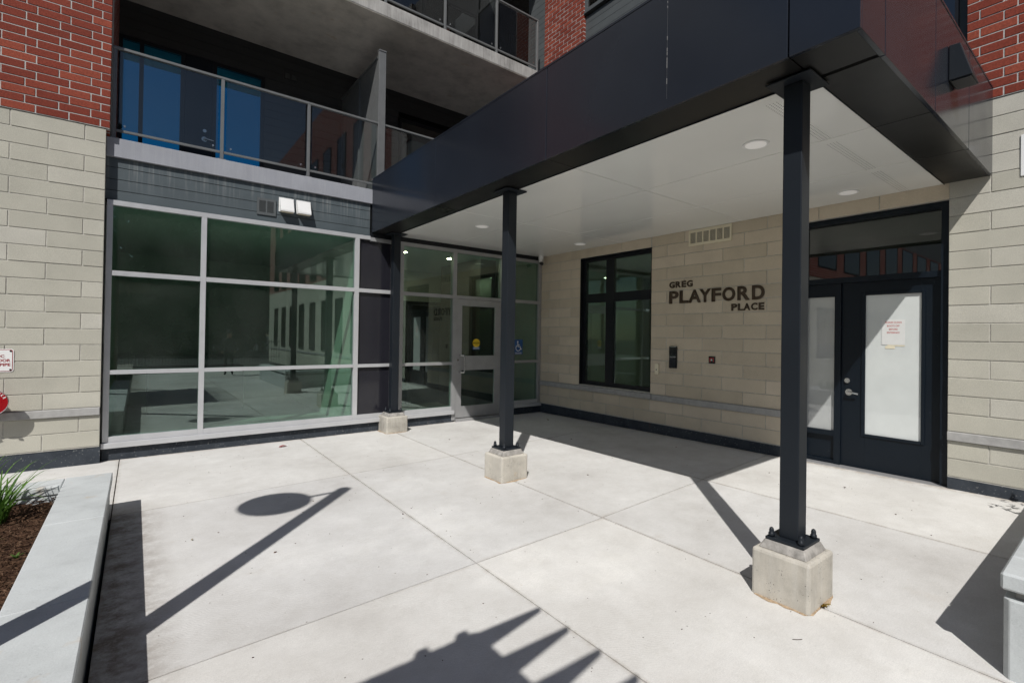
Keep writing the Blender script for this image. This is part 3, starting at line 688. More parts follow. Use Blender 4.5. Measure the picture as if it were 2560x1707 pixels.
d2.box(XD, XD+0.045, -6.1135, -6.385, 0.075, 2.4575).box(XD, XD+0.045, -6.965, -7.163, 0.075, 2.4575).box(XD+0.0005, XD+0.045, -6.3855, -6.9645, 0.075, 0.52).box(XD+0.0005, XD+0.045, -6.3855, -6.9645, 2.285, 2.4575)
D2 = d2.build('side_door', 'door_paint', B)
bx('pane', 'film_white', D2, XD+0.014, XD+0.024, -6.38, -6.97, 0.515, 2.29)
mo = MB(); w_ = 0.035
for (ya, yb, za, zb) in ((-6.345, -6.383, 0.485, 2.322), (-6.967, -7.005, 0.485, 2.322), (-6.3835, -6.9665, 0.485, 0.52), (-6.3835, -6.9665, 2.287, 2.322)):
    mo.box(XD-0.014, XD-0.0005, ya, yb, za, zb)
mo.build('lite_moulding', 'door_paint', D2, 0.004)
MB().cyl((XD, -6.186, 1.185), (XD-0.02, -6.186, 1.185), 0.032).cyl((XD-0.02, -6.186, 1.185), (XD-0.026, -6.186, 1.185), 0.02).build('deadbolt', 'steel', D2)
MB().cyl((XD, -6.205, 1.035), (XD-0.012, -6.205, 1.035), 0.042, 20).cyl((XD-0.01, -6.205, 1.035), (XD-0.06, -6.205, 1.035), 0.015).tube([(XD-0.055, -6.2, 1.036), (XD-0.058, -6.26, 1.034), (XD-0.05, -6.325, 1.022)], 0.011).build('lever_handle', 'steel', D2)
bx('threshold', 'aluminium_dull', B, 0.0, XD+0.05, -5.56, -7.24, 0.0, 0.072, 0.004)

# --- interiors behind the glass
def room(x0, x1, y0, y1, z0, z1, wall='interior_wall', open_=()):
    w = 0.02
    if 'floor' not in open_: bx('interior_floor', 'interior_floor', B, x0, x1, y0, y1, z0-w, z0)
    bx('interior_ceiling', 'interior_ceiling', B, x0, x1, y0, y1, z1, z1+w)
    for k, a in (('x0', (x0-w, x0, y0, y1)), ('x1', (x1, x1+w, y0, y1)), ('y0', (x0, x1, y0-w, y0)), ('y1', (x0, x1, y1, y1+w))):
        if k not in open_: bx('interior_wall', wall, B, *a, z0, z1)
room(-7.38, -4.13, 0.11, 5.2, 0.08, 3.36, open_=('y0',))
room(-4.10, -0.02, 0.11, 3.6, 0.02, 3.38, open_=('y0',))
room(0.26, 4.4, -3.5, -0.1, 0.05, 3.40, open_=('x0',))
for (x, y) in ((-2.9, 0.9), (-1.75, 1.0), (-2.35, 2.9), (0.8, -3.22)):  # lobby lights, plus an added unseen fill lamp in the window room
    dl = MB().cyl((x, y, 3.379), (x, y, 3.372), 0.11, 24).build('interior_downlight_and_fill', 'white_plastic', B); MB().cyl((x, y, 3.3715), (x, y, 3.369), 0.085, 24).build('lamp', 'lamp_lit', dl)
iw = MB()
iw.box(-3.9, -0.1, 2.48, 2.56, 2.42, 2.50)
for x in (-3.9, -3.05, -2.05, -1.2, -0.18): iw.box(x, x+0.07, 2.48, 2.56, 0.02, 2.419)
iw = iw.build('inner_screen', 'frame_black', B)
for (xa, xb) in ((-3.83, -3.05), (-2.98, -2.05), (-1.98, -1.2), (-1.13, -0.18)): bx('pane', 'glass_dark', iw, xa, xb, 2.51, 2.518, 0.03, 2.415)
bx('lobby_panel', 'dark_wood', B, -1.3, -0.9, 0.5, 2.3, 0.03, 3.37)
bx('lobby_panel', 'dark_wood', B, -3.0, -2.2, 3.3, 3.58, 0.03, 2.5)
bx('lobby_desk', 'dark_wood', B, -6.9, -5.3, 3.4, 4.1, 0.09, 1.0, 0.01)

# ------------------------------------------------------------------ entrance canopy
ZS = 3.485; ZT = 4.414; XF = -3.885; YE = -7.605
C = thing('entrance_canopy', 'flat dark metal entrance canopy with white soffit on three square black columns', 'canopy', (-3.5, -3.7, 0))
C.location = (0, 0, 0)
gp = 0.012
ys_ = [-0.005, -2.41, -4.813, -7.203, YE]
for a, b in zip(ys_, ys_[1:]):
    y0 = b+(gp/2 if b != YE else 0); y1 = a-gp/2
    bx('fascia_panel', 'fascia', C, XF, XF+0.03, y0, y1, ZS, ZT, 0.002)
xs_ = [XF+0.0305, -3.457, -2.288, -1.13, -0.004]
for a, b in zip(xs_, xs_[1:]):
    bx('fascia_panel', 'fascia', C, a+gp/2 if a > -3.8 else a, b-gp/2, YE, YE+0.03, ZS, ZT, 0.002)
bx('paint_drip', 'rail_grey', C, XF-0.0008, XF-0.0002, -6.2792, -6.2780, 3.56, 4.38)
for zz_ in (4.36, 4.31, 4.27, 4.02, 3.93, 3.90, 3.86, 3.83, 3.80, 3.70, 3.675):
    bx('paint_drip', 'stone_band', C, XF-0.0014, XF-0.0009, -6.2805, -6.2767, zz_, zz_+random.uniform(.006, .03))
bx('fascia_backing', 'dark_void', C, XF+0.0305, XF+0.036, YE+0.04, -0.006, ZS+0.032, ZT-0.001); bx('fascia_backing', 'dark_void', C, XF+0.04, -0.006, YE+0.0305, YE+0.036, ZS+0.032, ZT-0.001)
# underside border and white soffit
for a, b in zip(ys_, ys_[1:]):
    y0 = (b+gp/2) if b != YE else YE+0.031
    bx('border_panel', 'border', C, XF+0.0305, -3.493, y0, a-gp/2, ZS+0.004, ZS+0.03, 0.001)
for a, b in zip(xs_[1:], xs_[2:]):
    bx('border_panel', 'border', C, max(a, -3.4925)+gp/2, b-gp/2, YE+0.031, -7.201, ZS+0.004, ZS+0.03, 0.001)
sx = [-3.489, -2.32, -1.16, -0.004]; sy = [-0.005, -2.405, -4.805, -7.198]
for a, b in zip(sx, sx[1:]):
    for p, q in zip(sy, sy[1:]):
        bx('soffit_panel', 'soffit', C, a+0.005, b-0.005, q+0.005, p-0.005, ZS+0.002, ZS+0.03, 0.0015)
bx('soffit_backing', 'dark_void', C, -3.488, -0.006, -7.197, -0.006, ZS+0.0305, ZS+0.035)
bx('soffit_trim', 'fascia', C, -3.495, -3.4895, -7.20, -0.005, ZS-0.006, ZS+0.02); bx('soffit_trim', 'fascia', C, -3.489, -0.004, -7.2045, -7.199, ZS-0.006, ZS+0.02)
bx('roof_deck', 'roof_gravel', C, XF+0.04, -0.01, YE+0.04, -0.06, ZS+0.04, ZT-0.02)
bx('coping', 'fascia', C, XF-0.004, -0.004, YE-0.004, -0.06, ZT, ZT+0.02)
for (x, y) in ((-2.69, -6.38), (-0.46, -6.38), (-2.715, -1.785), (-0.50, -1.785)):
    dl = MB().cyl((x, y, ZS+0.0015), (x, y, ZS-0.007), 0.115, 28).build('downlight', 'white_plastic', C, smooth=False)
    MB().cyl((x, y, ZS-0.0072), (x, y, ZS-0.009), 0.092, 28).build('lens', 'lens_glow', dl)
def hexbolt(cx, cy, z):
    return MB().lathe(cx, cy, [(0.021, z), (0.021, z+0.022), (0.016, z+0.026), (0.016, z+0.044), (0.012, z+0.056), (0.004, z+0.062)], 10)
for i, cy in enumerate((-7.10, -3.68, -0.212)):
    cx = -3.515; h = 0.064
    gzv = gz(cx, cy)
    fo = MB().box(cx-0.1925, cx+0.1925, cy-0.1925, cy+0.1925, gzv-0.25, 0.268)
    fo = fo.build('footing', 'concrete_footing', C, 0.02, segs=2)
    skirt = MB(); n_ = 28
    for i_ in range(n_):
        an = 2*math.pi*i_/n_; k_ = 1/max(abs(math.cos(an)), abs(math.sin(an))); r1 = 0.19*k_; r2 = r1+random.uniform(.008, .04); xa, ya = cx+r1*math.cos(an), cy+r1*math.sin(an); xb, yb = cx+r2*math.cos(an), cy+r2*math.sin(an)
        skirt.v += [(xa, ya, gz(xa, ya)+.006), (xb, yb, gz(xb, yb)+.0012)]
    skirt.f = [(2*i_, 2*i_+1, (2*i_+3) % (2*n_), (2*i_+2) % (2*n_)) for i_ in range(n_)]
    stuff(skirt.build('grit', 'grit', fo))
    gr = MB().quadbox([(cx-.16, cy-.16, .267), (cx+.16, cy-.16, .267), (cx+.16, cy+.16, .267), (cx-.16, cy+.16, .267), (cx-.132, cy-.132, .325), (cx+.132, cy-.132, .325), (cx+.132, cy+.132, .325), (cx-.132, cy+.132, .325)]).build('grout_pad', 'grout', fo, 0.006)
    co = MB().box(cx-h, cx+h, cy-h, cy+h, 0.345, ZS-0.02).build('column', 'column_paint', C, 0.006, segs=2)
    bx('base_plate', 'column_paint', co, cx-.128, cx+.128, cy-.128, cy+.128, 0.3255, 0.3445, 0.002)
    bx('top_plate', 'column_paint', co, cx-.15, cx+.15, cy-.15, cy+.15, ZS-0.0195, ZS-0.0075, 0.002)
    for (dx, dy) in ((-.098, -.098), (.098, -.098), (.098, .098), (-.098, .098)):
        hexbolt(cx+dx, cy+dy, 0.345).build('anchor_bolt', 'column_paint', co, smooth=True)

# ------------------------------------------------------------------ lettering helpers
def text_mesh(txt, bold=0.0, depth=0.0, align='LEFT'):
    cu = bpy.data.curves.new('lettering', 'FONT'); cu.body = txt; cu.size = 1; cu.offset = bold; cu.extrude = depth; cu.align_x = align; cu.resolution_u = 4
    o = bpy.data.objects.new('lettering', cu); COL.objects.link(o)
    dg = bpy.context.evaluated_depsgraph_get(); dg.update()
    me = bpy.data.meshes.new_from_object(o.evaluated_get(dg)); bpy.data.objects.remove(o); bpy.data.curves.remove(cu)
    return me
def fit(me, w, h):
    xs = [v.co.x for v in me.vertices]; yv = [v.co.y for v in me.vertices]
    x0, x1, y0, y1 = min(xs), max(xs), min(yv), max(yv)
    for v in me.vertices:
        v.co.x = (v.co.x-x0)/(x1-x0)*w; v.co.y = (v.co.y-y0)/(y1-y0)*h
    me.materials.clear(); return me
def on_right_wall(o, x, y, z):    # text facing -x, reading towards -y
    o.matrix_local = Matrix(((0, 0, -1, x), (-1, 0, 0, y), (0, 1, 0, z), (0, 0, 0, 1)))
def on_left_wall(o, x, y, z):     # facing -y, reading towards +x
    o.matrix_local = Matrix(((1, 0, 0, x), (0, 0, -1, y), (0, 1, 0, z), (0, 0, 0, 1)))

SG = thing('wall_sign', 'raised dark brown letters reading GREG PLAYFORD PLACE on the beige block wall', 'sign', (0, 0, 0))
for line, spans, z0, h in (('GREG', [(-3.491, -3.6), (-3.619, -3.722), (-3.737, -3.824), (-3.838, -3.948)], 2.555, 0.105),
                           ('PLAYFORD', [(-3.491, -3.679), (-3.699, -3.873), (-3.873, -4.102), (-4.077, -4.283), (-4.297, -4.46), (-4.482, -4.695), (-4.732, -4.928), (-4.961, -5.151)], 2.288, 0.212),
                           ('PLACE', [(-4.635, -4.729), (-4.741, -4.832), (-4.832, -4.935), (-4.949, -5.045), (-5.064, -5.147)], 2.136, 0.105)):
    for ch, (a, b) in zip(line, spans):
        me = fit(text_mesh(ch, 0.032, 0.0), a-b, h)
        ex = bmesh.new(); ex.from_mesh(me)
        rg = bmesh.ops.extrude_face_region(ex, geom=ex.faces[:]); bmesh.ops.translate(ex, verts=[v for v in rg['geom'] if isinstance(v, bmesh.types.BMVert)], vec=(0, 0, 0.010))
        bmesh.ops.recalc_face_normals(ex, faces=ex.faces[:]); ex.to_mesh(me); ex.free()
        o = link('letter', me, 'letter_brown', SG); on_right_wall(o, -0.004, a, z0)

# ------------------------------------------------------------------ things on the walls
# grey louvre grille and two white exhaust hoods on the siding
def grille(name, label, axis, u0, u1, z0, z1, cols, nsl, mat, plane):
    t_ = thing(name, label, 'vent')
    def BX(nm, m, a, b, d0, d1, p, q, bev=0.0, par=t_):
        return bx(nm, m, par, a, b, plane-d1, plane-d0, p, q, bev) if axis == 'x' else bx(nm, m, par, plane-d1, plane-d0, a, b, p, q, bev)
    BX('backing', 'rail_grey', u0+0.01*(1 if u1 > u0 else -1), u1-0.01*(1 if u1 > u0 else -1), 0.0, 0.004, z0+0.01, z1-0.01)
    W = u1-u0; sgn = 1 if W > 0 else -1
    m_ = 0.032*sgn; gap = 0.022*sgn
    cw = (W-2*m_-gap*(cols-1))/cols
    mb = MB()
    def bar(a, b, p, q):
        mb.box(a, b, plane-0.016, plane-0.003, p, q) if axis == 'x' else mb.box(plane-0.016, plane-0.003, a, b, p, q)
    bar(u0, u0+m_, z0, z1); bar(u1-m_, u1, z0, z1); bar(u0+m_, u1-m_, z0, z0+0.04); bar(u0+m_, u1-m_, z1-0.04, z1)
    for i in range(1, cols):
        a = u0+m_+cw*i+gap*(i-1); bar(a, a+gap, z0+0.04, z1-0.04)
    mb.build('frame', mat, t_)
    for i in range(cols):
        a = u0+m_+(cw+gap)*i
        for j in range(nsl):
            zc = z0+0.045+(z1-z0-0.09)*j/(nsl-1)
            p = (z1-z0-0.09)/(nsl-1)
            if axis == 'x': MB().quadbox([(a, plane-0.014, zc-p*.28), (a+cw, plane-0.014, zc-p*.28), (a+cw, plane-0.004, zc+p*.1), (a, plane-0.004, zc+p*.1), (a, plane-0.014, zc), (a+cw, plane-0.014, zc), (a+cw, plane-0.004, zc+p*.38), (a, plane-0.004, zc+p*.38)]).build('louvre', mat, t_)
            else:
                aa, bb = sorted((a, a+cw))
                MB().quadbox([(plane-0.014, aa, zc-p*.28), (plane-0.004, aa, zc+p*.1), (plane-0.004, bb, zc+p*.1), (plane-0.014, bb, zc-p*.28), (plane-0.014, aa, zc), (plane-0.004, aa, zc+p*.38), (plane-0.004, bb, zc+p*.38), (plane-0.014, bb, zc)]).build('louvre', mat, t_)
    return t_
grille('louvre_vent', 'square grey louvred vent on the dark siding left of the white hoods', 'x', -5.659, -5.397, 3.52, 3.778, 2, 13, 'siding_plain', 0.011)
grille('louvre_vent', 'wide cream metal louvred vent high on the block wall above the letters', 'y', -3.868, -4.628, 3.218, 3.479, 6, 11, 'cream_metal', -0.001)
grille('louvre_vent', 'small dark louvred vent on the shaded balcony back wall', 'x', -4.88, -4.61, 6.76, 6.95, 2, 9, 'siding_dark', yr-0.001)
def hood(x0, x1, label):
    t_ = thing('exhaust_hood', label, 'exhaust hood', group='white exhaust hoods on the siding')
    bx('back_plate', 'white_plastic', t_, x0, x1, -0.004, 0.011, 3.61, 3.836, 0.003)
    xa, xb = x0+0.012, x1-0.008
    h_ = MB().prism([(xa, -0.005, 3.822), (xa, -0.028, 3.822), (xa, -0.10, 3.632), (xa, -0.10, 3.606), (xa, -0.005, 3.606)], (xb-xa, 0, 0)).build('hood', 'white_plastic', t_, 0.003)
    bx('flap', 'cream_metal', t_, xa+0.01, xb-0.01, -0.092, -0.012, 3.601, 3.6055)
hood(-5.356, -5.142, 'white sloped exhaust hood nearest the grey louvred vent')
hood(-5.105, -4.891, 'white sloped exhaust hood nearer the canopy')
# security camera under the canopy in the corner
t_ = thing('security_camera', 'white security camera hanging under the soffit in the corner', 'camera')
MB().cyl((-0.14, -0.16, ZS+0.001), (-0.14, -0.16, 3.40), 0.058, 20).build('mount', 'white_plastic', t_)
MB().lathe(-0.14, -0.16, [(0.05, 3.395), (0.055, 3.37), (0.035, 3.34), (0.01, 3.325)], 16).build('head', 'white_plastic', t_, smooth=True)
MB().cyl((-0.15, -0.17, 3.325), (-0.175, -0.245, 3.30), 0.036, 16).build('lens', 'black_plastic', t_)
# intercom, push button, call box
t_ = thing('intercom_panel', 'tall black intercom panel below the letters', 'intercom')
bx('body', 'black_plastic', t_, -0.028, -0.0015, -3.513, -3.664, 1.196, 1.566, 0.004)
bx('hood', 'steel', t_, -0.034, -0.0285, -3.518, -3.660, 1.552, 1.562)
bx('display', 'glass_dark', t_, -0.030, -0.0285, -3.528, -3.648, 1.375, 1.415)
bx('keypad', 'spandrel', t_, -0.030, -0.0285, -3.528, -3.648, 1.215, 1.36)
t_ = thing('door_release_button', 'small black square push button with red face on the block wall', 'button')
bx('plate', 'black_plastic', t_, -0.014, -0.0015, -4.258, -4.372, 1.312, 1.425, 0.003)
MB().box(-0.0165, -0.0142, -4.278, -4.292, 1.335, 1.402).box(-0.0165, -0.0142, -4.338, -4.352, 1.335, 1.402).box(-0.0165, -0.0142, -4.2922, -4.3378, 1.388, 1.402).build('ring', 'red_paint', t_)
MB().cyl((-0.0142, -4.315, 1.368), (-0.022, -4.315, 1.368), 0.016, 16).build('button', 'steel', t_)
t_ = thing('doorbell_box', 'narrow beige doorbell box beside the dark window', 'doorbell')
bx('body', 'cream_metal', t_, -0.032, -0.0015, -3.216, -3.298, 1.07, 1.255, 0.006)
MB().cyl((-0.032, -3.257, 1.15), (-0.037, -3.257, 1.15), 0.012, 12).build('button', 'steel', t_)
# wedge light on the canopy end
t_ = thing('wall_light', 'dark wedge shaped wall light mounted on the end of the canopy', 'wall light')
MB().prism([(-1.90, YE-0.003, 4.145), (-1.90, YE-0.075, 4.14), (-1.90, YE-0.155, 3.855), (-1.90, YE-0.003, 3.855)], (0.24, 0, 0)).build('housing', 'column_paint', t_, 0.004)
MB().quadbox([(-1.885, YE-0.145, 3.846), (-1.675, YE-0.145, 3.846), (-1.675, YE-0.02, 3.846), (-1.885, YE-0.02, 3.846), (-1.885, YE-0.145, 3.8545), (-1.675, YE-0.145, 3.8545), (-1.675, YE-0.02, 3.8545), (-1.885, YE-0.02, 3.8545)]).build('lens', 'spandrel', t_)
# stickers
t_ = thing('caution_sticker', 'round yellow caution sticker with blue base on the entrance door glass', 'sticker')
MB().cyl((-1.685, 0.0015, 1.545), (-1.685, 0.0005, 1.545), 0.085, 32).build('disc', 'sticker_yellow', t_)
bx('blue_strip', 'sticker_blue', t_, -1.77, -1.60, 0.0008, 0.0016, 1.413, 1.47)
bx('black_bar', 'black_plastic', t_, -1.762, -1.608, -0.0004, 0.0003, 1.528, 1.562)
for txt, z, h, w, m, yy in (('CAUTION', 1.533, 0.024, 0.135, 'sticker_yellow', -0.0008), ('AUTOMATIC', 1.575, 0.014, 0.12, 'black_plastic', -0.0004), ('DOOR', 1.50, 0.014, 0.07, 'black_plastic', -0.0004)):
    o = link('lettering', fit(text_mesh(txt, 0.02), w, h), m, t_); on_left_wall(o, -1.685-w/2, yy, z)
for z in (1.45, 1.428): bx('print_line', 'sign_white', t_, -1.75, -1.62, 0.0002, 0.0006, z, z+0.008)
t_ = thing('access_sticker', 'blue wheelchair access sticker on the glass beside the entrance door', 'sticker')
bx('square', 'sticker_blue', t_, -0.715, -0.485, 0.0185, 0.0195, 1.30, 1.625)
ic = MB(); cx, cz = -0.60, 1.47
ic.cyl((cx-0.018, 0.018, cz+0.105), (cx-0.018, 0.0165, cz+0.105), 0.017, 16)
P = [(-0.018, 0.082), (-0.012, 0.0), (0.045, 0.0), (0.07, -0.06), (0.088, -0.055)]
for (xa, za), (xb, zb) in zip(P, P[1:]): ic.cyl((cx+xa, 0.0175, cz+za), (cx+xb, 0.0175, cz+zb), 0.009, 6)
ic.cyl((cx-0.015, 0.0175, cz+0.04), (cx+0.035, 0.0175, cz+0.04), 0.007, 6)
for i in range(16):
    a0 = math.radians(120+i*14.5); a1 = math.radians(120+(i+1)*14.5)
    ic.cyl((cx-0.005+0.062*math.cos(a0), 0.0175, cz-0.03+0.062*math.sin(a0)), (cx-0.005+0.062*math.cos(a1), 0.0175, cz-0.03+0.062*math.sin(a1)), 0.0075, 6)
ic.build('wheelchair_symbol', 'sign_white', t_)
for z in (1.335, 1.315): bx('print_line', 'sign_white', t_, -0.69, -0.51, 0.0175, 0.0183, z, z+0.007)
# paper notice on the side door
t_ = thing('paper_notice', 'white paper notice in red print taped to the side door glass', 'notice')
bx('sheet', 'paper', t_, XD+0.009, XD+0.0115, -6.56, -6.803, 1.66, 1.972)
for txt, z, w in (('PLEASE CLEAN', 1.925, 0.17), ('BOOTS OFF', 1.882, 0.13), ('BEFORE', 1.84, 0.09), ('ENTERING!!', 1.80, 0.13)):
    o = link('lettering', fit(text_mesh(txt, 0.015), w, 0.022), 'print_red', t_); on_right_wall(o, XD+0.0085, -6.682+w/2, z)
bx('tape', 'cream_metal', t_, XD+0.010, XD+0.0125, -6.62, -6.80, 1.645, 1.662); bx('tape', 'cream_metal', t_, XD+0.0105, XD+0.013, -6.60, -6.70, 1.612, 1.645)
# fire signs at the left edge
t_ = thing('fire_connection_sign', 'white metal sign with red border and lettering ending STANDPIPE on the left pier', 'sign')
def rrect(x0, x1, z0, z1, r, y, th):
    pts = []
    for (cx, cz, a0) in ((x1-r, z1-r, 0), (x0+r, z1-r, 90), (x0+r, z0+r, 180), (x1-r, z0+r, 270)):
        for i in range(7):
            a = math.radians(a0+15*i); pts.append((cx+r*math.cos(a), y, cz+r*math.sin(a)))
    return MB().prism(pts, (0, th, 0))
rrect(-8.62, -8.178, 1.188, 1.462, 0.03, YP-0.0075, 0.004).build('plate', 'sign_white', t_)
rrect(-8.612, -8.186, 1.196, 1.454, 0.026, YP-0.0085, 0.0008).build('border', 'red_paint', t_)
rrect(-8.606, -8.192, 1.202, 1.448, 0.022, YP-0.0095, 0.0008).build('face', 'sign_white', t_)
for txt, z, w in (('EAST FDC', 1.358, 0.20), ('10TH FLOOR', 1.308, 0.26), ('STANDPIPE', 1.258, 0.25)):
    o = link('lettering', fit(text_mesh(txt, 0.03), w, 0.034), 'red_paint', t_); on_left_wall(o, -8.205-w if txt != 'EAST FDC' else -8.255-w, YP-0.0105, z)
for (x, z) in ((-8.205, 1.435), (-8.205, 1.215)): MB().cyl((x, YP-0.0095, z), (x, YP-0.0125, z), 0.010, 10).build('screw', 'black_plastic', t_)
t_ = thing('sprinkler_connection', 'red round sprinkler connection plate with brass couplings on the left pier', 'fire connection')
MB().cyl((-8.335, YP-0.18, 0.852), (-8.335, YP-0.20, 0.852), 0.15, 40).build('plate', 'red_paint', t_)
MB().cyl((-8.335, YP-0.001, 0.852), (-8.335, YP-0.18, 0.852), 0.06, 20).build('pipe', 'red_paint', t_)
rim = MB()
for i in range(40):
    a0 = 2*math.pi*i/40; a1 = 2*math.pi*(i+1)/40
    rim.cyl((-8.335+0.148*math.cos(a0), YP-0.2, 0.852+0.148*math.sin(a0)), (-8.335+0.148*math.cos(a1), YP-0.2, 0.852+0.148*math.sin(a1)), 0.004, 6)
rim.build('rim', 'steel', t_)
for i, ch in enumerate('AUTO SPKR'):
    if ch == ' ': continue
    a = math.radians(148-i*15.5)
    o = link('lettering', fit(text_mesh(ch, 0.02), 0.018, 0.026), 'sign_white', t_)
    on_left_wall(o, 0, 0, 0)
    o.matrix_local = Matrix.Translation((-8.335+0.125*math.cos(a), YP-0.2012, 0.852+0.125*math.sin(a))) @ Matrix.Rotation(-(a-math.pi/2), 4, 'Y') @ Matrix(((1, 0, 0, -0.009), (0, 0, -1, 0), (0, 1, 0, -0.013), (0, 0, 0, 1)))
for sx_ in (-1, 1):
    MB().cyl((-8.37+sx_*0.06, YP-0.10, 0.74), (-8.37+sx_*0.07, YP-0.19, 0.71), 0.035, 16).build('coupling', 'red_paint', t_)
    MB().tube([(-8.37+sx_*0.07, YP-0.19, 0.675), (-8.37+sx_*0.10, YP-0.20, 0.68)], 0.01).build('lug', 'steel', t_)
t_ = thing('wall_plate', 'blank white plate cut by the right edge of the picture', 'sign')
bx('plate', 'sign_white', t_, -0.012, -0.0015, -7.823, -8.20, 3.427, 3.852, 0.002)

# ------------------------------------------------------------------ planters
LP = thing('planter', 'low concrete planter full of bark mulch in the left corner', 'planter')
zt0 = 0.33
bx('wall', 'concrete_planter', LP, -7.46, -7.222, -9.0, -2.345, -0.3, zt0-0.085, 0.006)
bx('wall', 'concrete_planter', LP, -9.6, -7.461, -2.59, -2.347, -0.3, zt0-0.085, 0.006)
cj = [-2.331, -3.77, -5.187, -6.60, -8.0, -9.0]
for a, b in zip(cj, cj[1:]):
    bx('cap_stone', 'concrete_planter', LP, -7.532, -7.205, b+0.001, a-0.001 if a < -2.4 else a, zt0-0.08, zt0, 0.006)
bx('cap_stone', 'concrete_planter', LP, -9.6, -7.534, -2.60, -2.331, zt0-0.08, zt0-0.001, 0.009)
so = MB(); N = 26
for j in range(N+1):
    for i in range(N+1):
        x = -9.6+2.14*i/N; y = -8.9+6.33*j/N
        so.v.append((x, y, 0.185+0.03*math.sin(x*7)*math.cos(y*5)+random.uniform(-.015, .015)))
for j in range(N):
    for i in range(N):
        a = j*(N+1)+i; so.f.append((a, a+1, a+N+2, a+N+1))
so.build('soil', 'mulch', LP)
chips = MB()
for i in range(6500):
    x = random.uniform(-8.45, -7.54); y = random.uniform(-5.4, -2.61); z = 0.205+random.uniform(-.015, .03)
    L = random.uniform(.015, .05); w = random.uniform(.003, .009); a = random.uniform(0, math.pi); tl = random.uniform(-.5, .5)
    d = Vector((math.cos(a)*math.cos(tl), math.sin(a)*math.cos(tl), math.sin(tl)))*L; e = Vector((-math.sin(a), math.cos(a), random.uniform(-.4, .4)))*w; p = Vector((x, y, z))
    chips.prism([p-d/2-e/2, p+d/2-e/2, p+d/2+e/2], (0, 0, .004))
ch = chips.build('bark_chips', 'mulch_chip', LP); ch['kind'] = 'stuff'

RP = thing('planter', 'chest high square cornered concrete planter cut by the right edge', 'planter')
RP['label'] = 'thick capped concrete planter in the bottom right corner beside the side door'
MB().prism([(-3.47, -8.165, -0.3), (-3.495, -8.19, -0.3), (-3.495, -12.4, -0.3), (-0.4, -12.4, -0.3), (-0.4, -8.165, -0.3)][::-1], (0, 0, 0.665)).build('wall', 'concrete_planter', RP, 0.004)
bx('recess', 'grout', RP, -3.45, -0.43, -12.35, -8.21, 0.36, 0.42)
for (xa, xb, ya, yb, nm) in ((-3.505, -3.19, -12.4, -8.155, 0), (-3.188, -0.4, -8.45, -8.155, 1)):
    bx('cap_stone', 'concrete_planter', RP, xa, xb, ya, yb, 0.412, 0.502, 0.012)
bx('soil', 'mulch', RP, -3.18, -0.42, -12.3, -8.46, 0.42, 0.44)

# ------------------------------------------------------------------ plants
def blade(mb, base, az, L, w, lean, droop, seg=7):
    p = Vector(base); th = lean; d = Vector((math.cos(az), math.sin(az), 0)); side = Vector((-math.sin(az), math.cos(az), 0)); n0 = len(mb.v)
    for i in range(seg+1):
        k = i/seg; ww = w*(1-k**2.2)+0.0006
        mb.v += [tuple(p-side*ww/2), tuple(p+side*ww/2)]
        th += droop/seg*(0.4+1.2*k)
        p = p+(Vector((0, 0, 1))*math.cos(th)+d*math.sin(th))*(L/seg)
    for i in range(seg):
        a = n0+2*i; mb.f.append((a, a+1, a+3, a+2))
def daylily(loc, n, L, label, spread=1.7):
    t_ = thing('daylily_plant', label, 'plant', group='arching green plants in the left planter')
    mb = MB()
    for i in range(n):
        blade(mb, (loc[0]+random.uniform(-.05, .05), loc[1]+random.uniform(-.05, .05), loc[2]), random.uniform(0, 2*math.pi), L*random.uniform(.6, 1.1), random.uniform(.010, .021), random.uniform(.1, .6), random.uniform(.6, spread))
    mb.build('leaves', 'leaf_grass', t_, smooth=True)
daylily((-7.86, -3.05, 0.2), 70, 0.55, 'larger arching green plant in the mulch at the left edge')
daylily((-8.04, -2.75, 0.2), 22, 0.6, 'thin upright green plant against the building base at the left edge', 1.2)
daylily((-8.15, -4.0, 0.2), 40, 0.55, 'arching green plant just outside the left edge')
t_ = thing('seedling', 'tiny yellow green seedling sprouting on the mulch', 'plant')
mb = MB()
for i in range(5): blade(mb, (-7.62, -4.03, 0.22), i*1.3, 0.05, .018, .5, 1.0, 4)
mb.build('leaves', 'leaf_grass', t_)
t_ = thing('weed', 'small reddish weed at the foot of the nearest column footing', 'plant')
mb = MB()
for i in range(7): blade(mb, (-3.515+random.uniform(-.02, .02), -7.305, gz(-3.5, -7.3)), random.uniform(3.4, 6.0), 0.06, .022, .4, 1.6, 4)
mb.build('leaves', 'leaf_red', t_)
def crown_mesh(c0, rx, rz, n, size, lump=9):
    mb = MB()
    cl = [(Vector(c0)+Vector((random.gauss(0, rx*.5), random.gauss(0, rx*.5), random.gauss(0, rz*.5))), random.uniform(.3, .55)*rx) for _ in range(lump)]
    for i in range(n):
        o_, r_ = random.choice(cl)
        p = o_+Vector((random.gauss(0, 1), random.gauss(0, 1), random.gauss(0, 1))).normalized()*r_*random.uniform(.5, 1.05)
        a = Vector((random.gauss(0, 1), random.gauss(0, 1), random.gauss(0, .6))).normalized(); b_ = a.cross(Vector((random.gauss(0, 1), random.gauss(0, 1), random.gauss(0, 1)))).normalized()
        s_ = size*random.uniform(.6, 1.3)
        mb.quad(p-a*s_/2, p+b_*s_*.28, p+a*s_/2, p-b_*s_*.28)
    for o_, r_ in cl:                       # inner twigs and old leaves that close the crown
        for i in range(n//60):
            p = o_+Vector((random.gauss(0, .42), random.gauss(0, .42), random.gauss(0, .42)))*r_; a = Vector((random.gauss(0, 1), random.gauss(0, .4), random.gauss(0, 1))).normalized()*size*2.2; b_ = Vector((random.gauss(0, 1), random.gauss(0, .4), random.gauss(0, 1))).normalized()*size*1.6
            mb.quad(p-a/2, p+b_/2, p+a/2, p-b_/2)
    return mb
